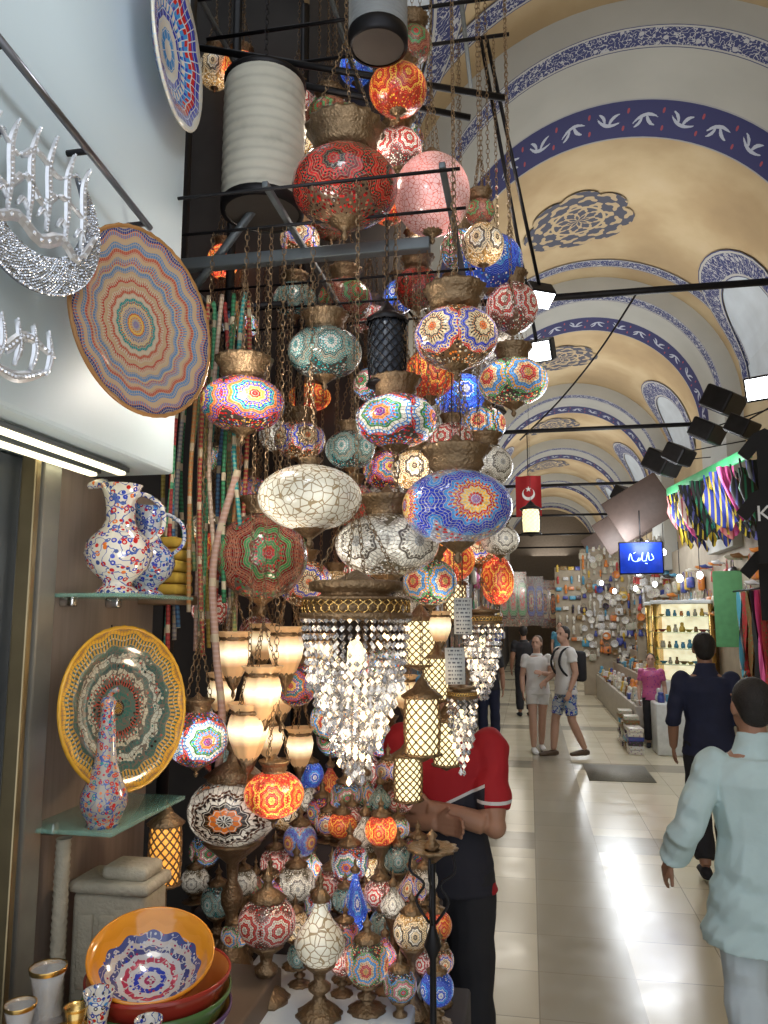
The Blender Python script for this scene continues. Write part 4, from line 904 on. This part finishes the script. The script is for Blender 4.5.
for i,(px,py,y,w,h) in enumerate(((640,508,14.5,1.1,.85),(622,528,18.,1.1,.8),(607,542,22.,1.2,.8))):
    p=W(px,py,y); link('shop_signboard',box((0,0,0),(w,.08,h),.015),plain('brown_signboard%d'%i,(.09,.06,.05),.5),None,p,(0.15,-.5,-.3),'dark brown projecting shop signboard','sign',group='shop signboards')
    link('signboard_arm',rod((p.x,p.y,p.z),(3.,p.y,p.z),.02),darkm,label='iron arm holding a signboard',cat='bracket',group='signboard arms')
for i in range(24):
    y=11+i*.95; x=random.uniform(1.6,2.7); z=random.uniform(2.3,3.4)
    t=thing('bulb_light','small bright shop lamp hung over the goods','light',(x,y,z),group='shop bulbs')
    link('bulb',lathe(ellprof(.045,.055),14),coolglow,t); link('cord',rod((0,0,.05),(0,0,.5),.005),darkm,t)
carp=[lampmat('carpet_%d'%i,pal,3,4,1.5,.02,(.2,.15,.1)) for i,pal in enumerate([[RED,CRM,DR,BLU,DR],[DR,ORG,BLK,CRM,DR],[(.3,.25,.2),RED,(.25,.2,.15),GRN,BLK]])]
for i in range(12):
    y=5.+i*2.; vs=[(0,0,0),(0,1.0,0),(0,1.0,1.7),(0,0,1.7)]
    link('hanging_carpet',mk(vs,[(0,1,2,3)],[((0,0),(1,0),(1,1),(0,1))]),carp[i%3],None,(-.9,y,.9),label='patterned red carpet hanging on the shop front',cat='carpet',group='hanging carpets')
for i,(x,y,z) in enumerate(((.1,29.,1.6),(.9,30.,1.5),(-.5,26,1.6),(1.3,32,1.6))):
    vs=[(-.45,0,0),(.45,0,0),(.45,0,1.8),(-.45,0,1.8)]
    link('hanging_carpet',mk(vs,[(0,1,2,3)],[((0,0),(1,0),(1,1),(0,1))]),carp[i%3],None,(x,y,z),label='patterned carpet hanging across the passage',cat='carpet',group='hanging carpets')
for k in range(26):
    for j in range(3):
        if random.random()<.8: good('handbag',(-.86,4.3+k*.9,1.5+j*.6),pi/2,random.uniform(.9,1.3))
for i in range(8):
    y=6+i*2.6; t=thing('bulb_light','small bright shop lamp hung over the goods','light',(-.75,y,2.7),group='shop bulbs')
    link('bulb',lathe(ellprof(.05,.06),14),glow,t); link('cord',rod((0,0,.05),(0,0,.6),.005),darkm,t)
link('floor_grate',box((0,0,.004),(.75,1.0,.01)),plain('dark_grate',(.2,.19,.15),.4,.2,bump=.8,scale=30),None,(1.02,10.1,0),label='dark metal inspection cover set in the floor',cat='floor cover')
# ---------------- people ----------------
def E(bm,c,r,rot=None):
    m=Matrix.Translation(c)@(rot.to_4x4() if rot else Matrix())@Matrix.Diagonal((*r,1))
    bmesh.ops.create_uvsphere(bm,u_segments=20,v_segments=12,radius=1,matrix=m)
def remesh(bm,vox,k,it=4):
    me=fin(bm); o=bpy.data.objects.new('tmp',me); COL.objects.link(o)
    m=o.modifiers.new('r','REMESH'); m.mode='VOXEL'; m.voxel_size=vox
    s_=o.modifiers.new('s','SMOOTH'); s_.factor=.5; s_.iterations=it
    dg=bpy.context.evaluated_depsgraph_get(); me2=bpy.data.meshes.new_from_object(o.evaluated_get(dg))
    bpy.data.objects.remove(o); me2.transform(Matrix.Scale(k,4)); return me2
def hand(bm,w,d,n,thumb,curl=.5):
    d=V(d).normalized(); n=V(n); n=(n-d*n.dot(d)).normalized(); s=d.cross(n)*thumb
    w=V(w)
    for q in range(4):
        off=s*(.026-.0175*q); tubebm(bm,[(w+off*.5,.012,.012),(w+off+d*.05,.013,.013),(w+off+d*.09,.0105,.0105)],8)
    lens=[.07,.078,.073,.058]
    for q in range(4):
        p=w+s*(.029-.0195*q)+d*.083; dd=d.copy(); pts=[(p,.0095,.0095)]
        for j,f in enumerate((.45,.3,.25)):
            ang=curl*(.5+.3*j); dd=(dd*math.cos(ang)-n*math.sin(ang)).normalized(); p=p+dd*lens[q]*f; pts.append((p,.0088-.0008*j,.0088-.0008*j))
        tubebm(bm,pts,8)
    p=w+s*.018+d*.02; dd=(d*.7+s*.7-n*.2).normalized(); pts=[(p,.013,.013)]
    for j in range(3):
        p=p+dd*.028; dd=(dd+d*.25-n*.1*curl).normalized(); pts.append((p,.011-.001*j,.011-.001*j))
    tubebm(bm,pts,8)
def person(label,x,y,hd,h,shirt,pants,hairm,skin,shoem,J={},sleeve=.6,hem=.88,leg=1.9,vox=.008,headyaw=0,longhair=False,z=0,hemr=.19,collar=False,loose=0.):
    k=h/1.75
    j=dict(SR=(.175,0,1.41),ER=(.23,-.03,1.13),WR=(.24,.07,.9),SL=(-.175,0,1.41),EL=(-.23,-.03,1.13),WL=(-.24,.07,.9),
      HR=(.09,0,.92),KR=(.1,.02,.5),AR=(.1,-.01,.09),HL=(-.09,0,.92),KL=(-.1,.02,.5),AL=(-.1,-.01,.09)); j.update(J)
    P_={q:V(v) for q,v in j.items()}
    root=thing('person',label,'person',(x,y,z),(0,0,math.radians(hd)))
    def torso(bm,i,z0=.86,top=1.47):
        R_=[(.84,.10,.08),(.9,.155,.105),(.98,.165,.115),(1.1,.145,.1),(1.22,.158,.11),(1.33,.175,.12),(1.39,.17,.105),(1.43,.125,.085),(1.475,.07,.065)]
        tubebm(bm,[(V((0,0,q)),a+i,c+i) for q,a,c in R_ if z0<=q<=top+.03],20)
    def arm(bm,sd,i,t1,t0=0.,i2=None):
        A,Bq,C=P_['S'+sd],P_['E'+sd],P_['W'+sd]; pts=[]; i2=i if i2 is None else i2
        N=12
        for u in range(N+1):
            t=t0+(t1-t0)*u/N
            p=A.lerp(Bq,t) if t<=1 else Bq.lerp(C,t-1)
            r=(.053-.012*t if t<=1 else .041-.013*(t-1))+.005*math.sin(pi*(t%1)); ii=i+(i2-i)*u/N; pts.append((p,r+ii,r+ii))
        tubebm(bm,pts,12)
        if t0==0: E(bm,A,(.054+i,.054+i,.054+i))
        if t1>1.05: E(bm,Bq,(.042+i,)*3)
    def legf(bm,sd,i,t1,i2=None):
        A,Bq,C=P_['H'+sd],P_['K'+sd],P_['A'+sd]; pts=[]; i2=i if i2 is None else i2
        N=12
        for u in range(N+1):
            t=t1*u/N; p=A.lerp(Bq,t) if t<=1 else Bq.lerp(C,t-1)
            r=(.088-.03*t if t<=1 else .058-.02*(t-1)+.008*math.sin(pi*(t-1))); ii=i+(i2-i)*t/2; pts.append((p,r+ii,r+ii))
        tubebm(bm,pts,14); E(bm,A,(.088+i,)*3)
    hr=Matrix.Rotation(math.radians(headyaw),3,'Z'); hc=V((0,.025,1.635))
    def hp(v): return hc+hr@V(v)
    bm=bmesh.new(); torso(bm,0)
    tubebm(bm,[(V((0,-.005,1.43)),.062,.06),(V((0,.0,1.5)),.055,.056),(V((0,.015,1.58)),.054,.056)],14)
    E(bm,hp((0,-.01,.02)),(.075,.095,.1),hr); E(bm,hp((0,.025,-.045)),(.058,.068,.07),hr); E(bm,hp((0,.045,-.085)),(.032,.03,.025),hr)
    tubebm(bm,[(hp((0,.082,.025)),.008,.008),(hp((0,.1,-.012)),.012,.012),(hp((0,.104,-.025)),.015,.01),(hp((0,.085,-.032)),.012,.008)],8)
    for sx in (1,-1): E(bm,hp((sx*.077,-.005,-.005)),(.01,.02,.032),hr)
    E(bm,hp((0,.082,-.055)),(.024,.012,.006),hr); E(bm,hp((0,.08,-.068)),(.02,.012,.007),hr); E(bm,hp((0,.075,.045)),(.055,.016,.009),hr)
    for sd,sg_ in (('R',1),('L',-1)):
        arm(bm,sd,0,2.); d=P_['W'+sd]-P_['E'+sd]
        nn=j.get('N'+sd,(-sg_,0,0)); hand(bm,P_['W'+sd]-d.normalized()*.01,d,V(nn)*-1,j.get('T'+sd,sg_),.45)
        legf(bm,sd,0,2.); A=P_['A'+sd]; tubebm(bm,[(A+V((0,-.05,-.05)),.03,.03),(A+V((0,-.01,-.045)),.036,.04),(A+V((0,.07,-.055)),.038,.03),(A+V((0,.15,-.065)),.042,.02),(A+V((0,.19,-.068)),.03,.014)],12)
    link('body',remesh(bm,vox*.8,k,3),skin,root)
    bm=bmesh.new(); torso(bm,.02+loose*.5,.9,1.43)
    tubebm(bm,[(V((0,0,1.40)),.15,.1),(V((0,0,1.445)),.1,.082),(V((0,.0,1.485)),.075,.072)]+([(V((0,.005,1.53)),.07,.07)] if collar else []),18)
    if hem<.9:
        tubebm(bm,[(V((0,0,.98)),.185+loose*.5,.135+loose*.5)]+[(V((0,0,.95+(hem-.95)*u/6)),.185+loose*.5+(hemr-.185)*u/6+.006*(u%2),.135+loose*.5+(hemr-.185)*.7*u/6) for u in range(7)],28)
    for sd in 'RL': arm(bm,sd,.016 if sleeve<1.2 else .013,sleeve,0.,(.016 if sleeve<1.2 else .013)+loose)
    fa=1.+loose*60
    for v in bm.verts:
        f=(math.sin(v.co.z*38+v.co.x*17)*.0045+math.sin(v.co.z*61-v.co.y*40+v.co.x*25)*.003)*fa; v.co+=V((f,f,0))
    link('shirt',remesh(bm,vox,k,2),shirt,root)
    bm=bmesh.new(); tubebm(bm,[(V((0,0,.82)),.11,.09),(V((0,0,.88)),.165,.12),(V((0,0,.96)),.175,.125),(V((0,0,1.0)),.165,.118)],18)
    for sd in 'RL': legf(bm,sd,.014,leg,.03+loose)
    for v in bm.verts:
        f=math.sin(v.co.z*33+v.co.x*20)*.004*fa; v.co+=V((f,f,0))
    link('trousers' if leg>1.2 else 'shorts',remesh(bm,vox,k,3),pants,root)
    for sd in 'RL':
        bm=bmesh.new(); A=P_['A'+sd]; tubebm(bm,[(A+V((0,-.065,-.05)),.03,.03),(A+V((0,-.02,-.045)),.043,.045),(A+V((0,.07,-.05)),.045,.04),(A+V((0,.16,-.06)),.05,.03),(A+V((0,.215,-.065)),.033,.022)],14)
        link('shoe',remesh(bm,.01,k,2),shoem,root)
    bm=bmesh.new(); E(bm,hp((0,-.028,.035)),(.084,.093,.096),hr); E(bm,hp((0,-.05,-.01)),(.072,.06,.075),hr)
    if longhair: tubebm(bm,[(hp((0,-.07,.0)),.06,.04),(hp((0,-.09,-.08)),.055,.035),(hp((0,-.09,-.2)),.04,.025)],12)
    link('hair',remesh(bm,.009,k,2),hairm,root)
    for sx in (1,-1):
        bm=bmesh.new(); E(bm,hp((sx*.03,.077,.018)),(.012,.008,.007),hr); me=fin(bm); me.transform(Matrix.Scale(k,4)); link('eye',me,eyem,root)
    return root,k
eyem=plain('dark_eye',(.03,.02,.02),.2)
sk1=plain('skin_tan',(.36,.19,.12),.55,var=.1); sk2=plain('skin_light',(.5,.3,.22),.55,var=.1)
hairb=plain('black_hair',(.015,.012,.01),.6,var=.4,scale=60,bump=.6); hairbr=plain('brown_hair',(.08,.045,.025),.6,var=.4,scale=60,bump=.6)
blk=plain('black_fabric',(.015,.015,.02),.8); paleb=plain('pale_blue_linen',(.54,.70,.71),.8,var=.08,bump=.15); palew=plain('off_white_linen',(.58,.66,.70),.8,var=.08)
navy=plain('navy_fabric',(.015,.02,.055),.8); wht=plain('white_cotton',(.7,.7,.7),.8,var=.06); brownl=plain('brown_leather',(.08,.05,.03),.4)
b=B('red_black_polo'); x,y,z=b.xyz(b.obj())
side=b.M('ADD',z,b.M('MULTIPLY',x,.5))
f=b.M('MULTIPLY',b.M('LESS_THAN',side,1.18),b.M('LESS_THAN',b.M('ABSOLUTE',x),.185))
c=b.mix(f,(.36,.008,.015),(.015,.015,.025)); c=b.mix(b.M('MULTIPLY',b.M('LESS_THAN',b.M('ABSOLUTE',b.M('SUBTRACT',side,1.185)),.006),b.M('LESS_THAN',b.M('ABSOLUTE',x),.185)),c,(.6,.6,.6))
c=b.mix(b.M('MULTIPLY',b.M('GREATER_THAN',b.M('ABSOLUTE',x),.15),b.M('LESS_THAN',b.M('ABSOLUTE',b.M('SUBTRACT',z,1.22)),.006)),c,(.6,.6,.6))
POLO=b.fin(c,.8)
p=W(446,800,3.06)
person('person in red and black polo, arms crossed, beside lamps',p.x,3.06,168,1.74,POLO,blk,hairb,sk1,blk,
  J=dict(ER=(.215,.09,1.14),WR=(-.02,.165,1.15),EL=(-.215,.09,1.14),WL=(.02,.15,1.2),NR=(0,1,0),NL=(0,1,0)),sleeve=.8,vox=.008)
p=W(752,706,3.4)
person('person in pale blue long tunic and trousers walking away',p.x,3.4,4,1.63,paleb,palew,hairb,sk1,brownl,
  J=dict(SL=(-.18,0,1.40),EL=(-.31,-.08,1.16),WL=(-.36,.06,.97),ER=(.27,.02,1.15),WR=(.25,.17,.95),KR=(.1,.1,.5),AR=(.1,.12,.09),KL=(-.1,-.02,.5),AL=(-.1,-.2,.12)),sleeve=1.85,hem=.68,hemr=.25,vox=.008,headyaw=8,collar=True,loose=.018)
p=W(707,700,6.3)
person('person in navy shirt and dark trousers walking away',p.x,6.3,-5,1.76,navy,blk,hairb,sk1,blk,
  J=dict(KR=(.1,.1,.5),AR=(.09,.06,.09),KL=(-.1,-.0,.5),AL=(-.09,-.18,.12),EL=(-.25,-.06,1.13),WL=(-.25,.05,.9)),sleeve=1.2,hem=.86,vox=.01,collar=True)
p=W(538,700,11.4)
person('person in white T-shirt and shorts with long dark hair',p.x,11.5,190,1.62,wht,wht,hairbr,sk2,wht,
  J=dict(EL=(-.2,.1,1.16),WL=(-.02,.24,1.2),KR=(.1,.08,.5),AR=(.1,.1,.09),KL=(-.06,-.0,.5),AL=(-.06,-.12,.1)),sleeve=.5,hem=.86,leg=.5,vox=.011,longhair=True,headyaw=-30)
p=W(566,700,11.2)
blues=floral('patterned_shorts',(.45,.5,.55),[BLU,BLK,LB,BLU],18)
person('person in white T-shirt and patterned shorts wearing black backpack',p.x,11.1,115,1.76,wht,blues,hairb,sk2,brownl,
  J=dict(KR=(.1,.12,.5),AR=(.1,.16,.1),KL=(-.1,-.02,.5),AL=(-.1,-.2,.12),ER=(.22,.0,1.15),WR=(.2,.2,1.0)),sleeve=.5,hem=.84,leg=.85,vox=.011,headyaw=20)
bk=thing('backpack','black backpack worn by the strolling person','backpack',(p.x,11.1,0),(0,0,math.radians(115)))
link('pack_body',box((0,-.2,1.22),(.28,.14,.42),.05),blk,bk)
for sx in (-.1,.1): link('strap',tube(bez([(sx,-.13,1.4),(sx,-.04,1.475),(sx*1.1,.1,1.42),(sx*1.2,.15,1.25),(sx*1.4,.05,1.1),(sx,-.14,1.05)],20),.016,6),blk,bk)
p=W(524,660,15.5)
person('person in black clothes walking far down the passage',p.x,15.5,10,1.72,blk,blk,hairb,sk1,blk,sleeve=.6,vox=.014)
p=W(487,700,11.5)
person('person in dark clothes standing near the shop fronts',p.x,12.0,180,1.6,blk,navy,hairb,sk1,blk,sleeve=.6,vox=.014)
p=W(652,690,12.2)
person('person in pink top standing behind the white display case',p.x,12.2,170,1.35,mats[6],blk,hairb,sk2,blk,sleeve=.6,vox=.014)
person('person in blue shirt far down the passage',.9,24.,180,1.75,mats[10],blk,hairb,sk2,blk,vox=.016)
# ---------------- lighting ----------------
w=bpy.data.worlds.new('world'); S.world=w; w.use_nodes=True
w.node_tree.nodes['Background'].inputs[0].default_value=(.86,.92,1.,1); w.node_tree.nodes['Background'].inputs[1].default_value=1.35
def area(loc,rot,sz,e,c=(1,1,1)):
    l=bpy.data.lights.new('vault_fill','AREA'); l.energy=e; l.size=sz; l.color=c; o=bpy.data.objects.new('vault_fill',l); COL.objects.link(o); o.location=loc; o.rotation_euler=rot
for i in range(7): area((1,3.9+5.25*i,4.7),(pi,0,0),1.6,30 if i else 18,(1,.95,.88))  # added up-facing fill for the vault, no fixtures modelled
def pt(loc,e,c,r=.08):
    l=bpy.data.lights.new('fill_light','POINT'); l.energy=e; l.color=c; l.shadow_soft_size=r; o=bpy.data.objects.new('fill_light',l); COL.objects.link(o); o.location=loc  # bare point added as fill, without a lamp around it
for y in (9.,12.,14.5,17.5,20.5,25,30): pt((1.7,y,3.3),88,(.93,.97,1.),.45)  # fill added to brighten the dim stalls and shops
for y in (5.5,9.,13,18,24): pt((-.5,y,3.4),24,(1,.93,.82),.35)
pt((-.45,1.2,3.2),6,(.9,.95,1.)); pt((-.5,2.0,1.55),3,(1,.75,.5),.04); pt((-.3,3.1,3.6),10,(1,.9,.8)); pt((-.72,1.85,2.5),5,(1,.9,.78),.04); pt((-.75,2.4,3.5),6,(1,.88,.75),.06); pt((-.75,1.45,1.95),3,(1,.93,.85),.1)  # fill added among the hoses and hanging lamps
S.view_settings.view_transform='Standard'
S.view_settings.exposure=0.
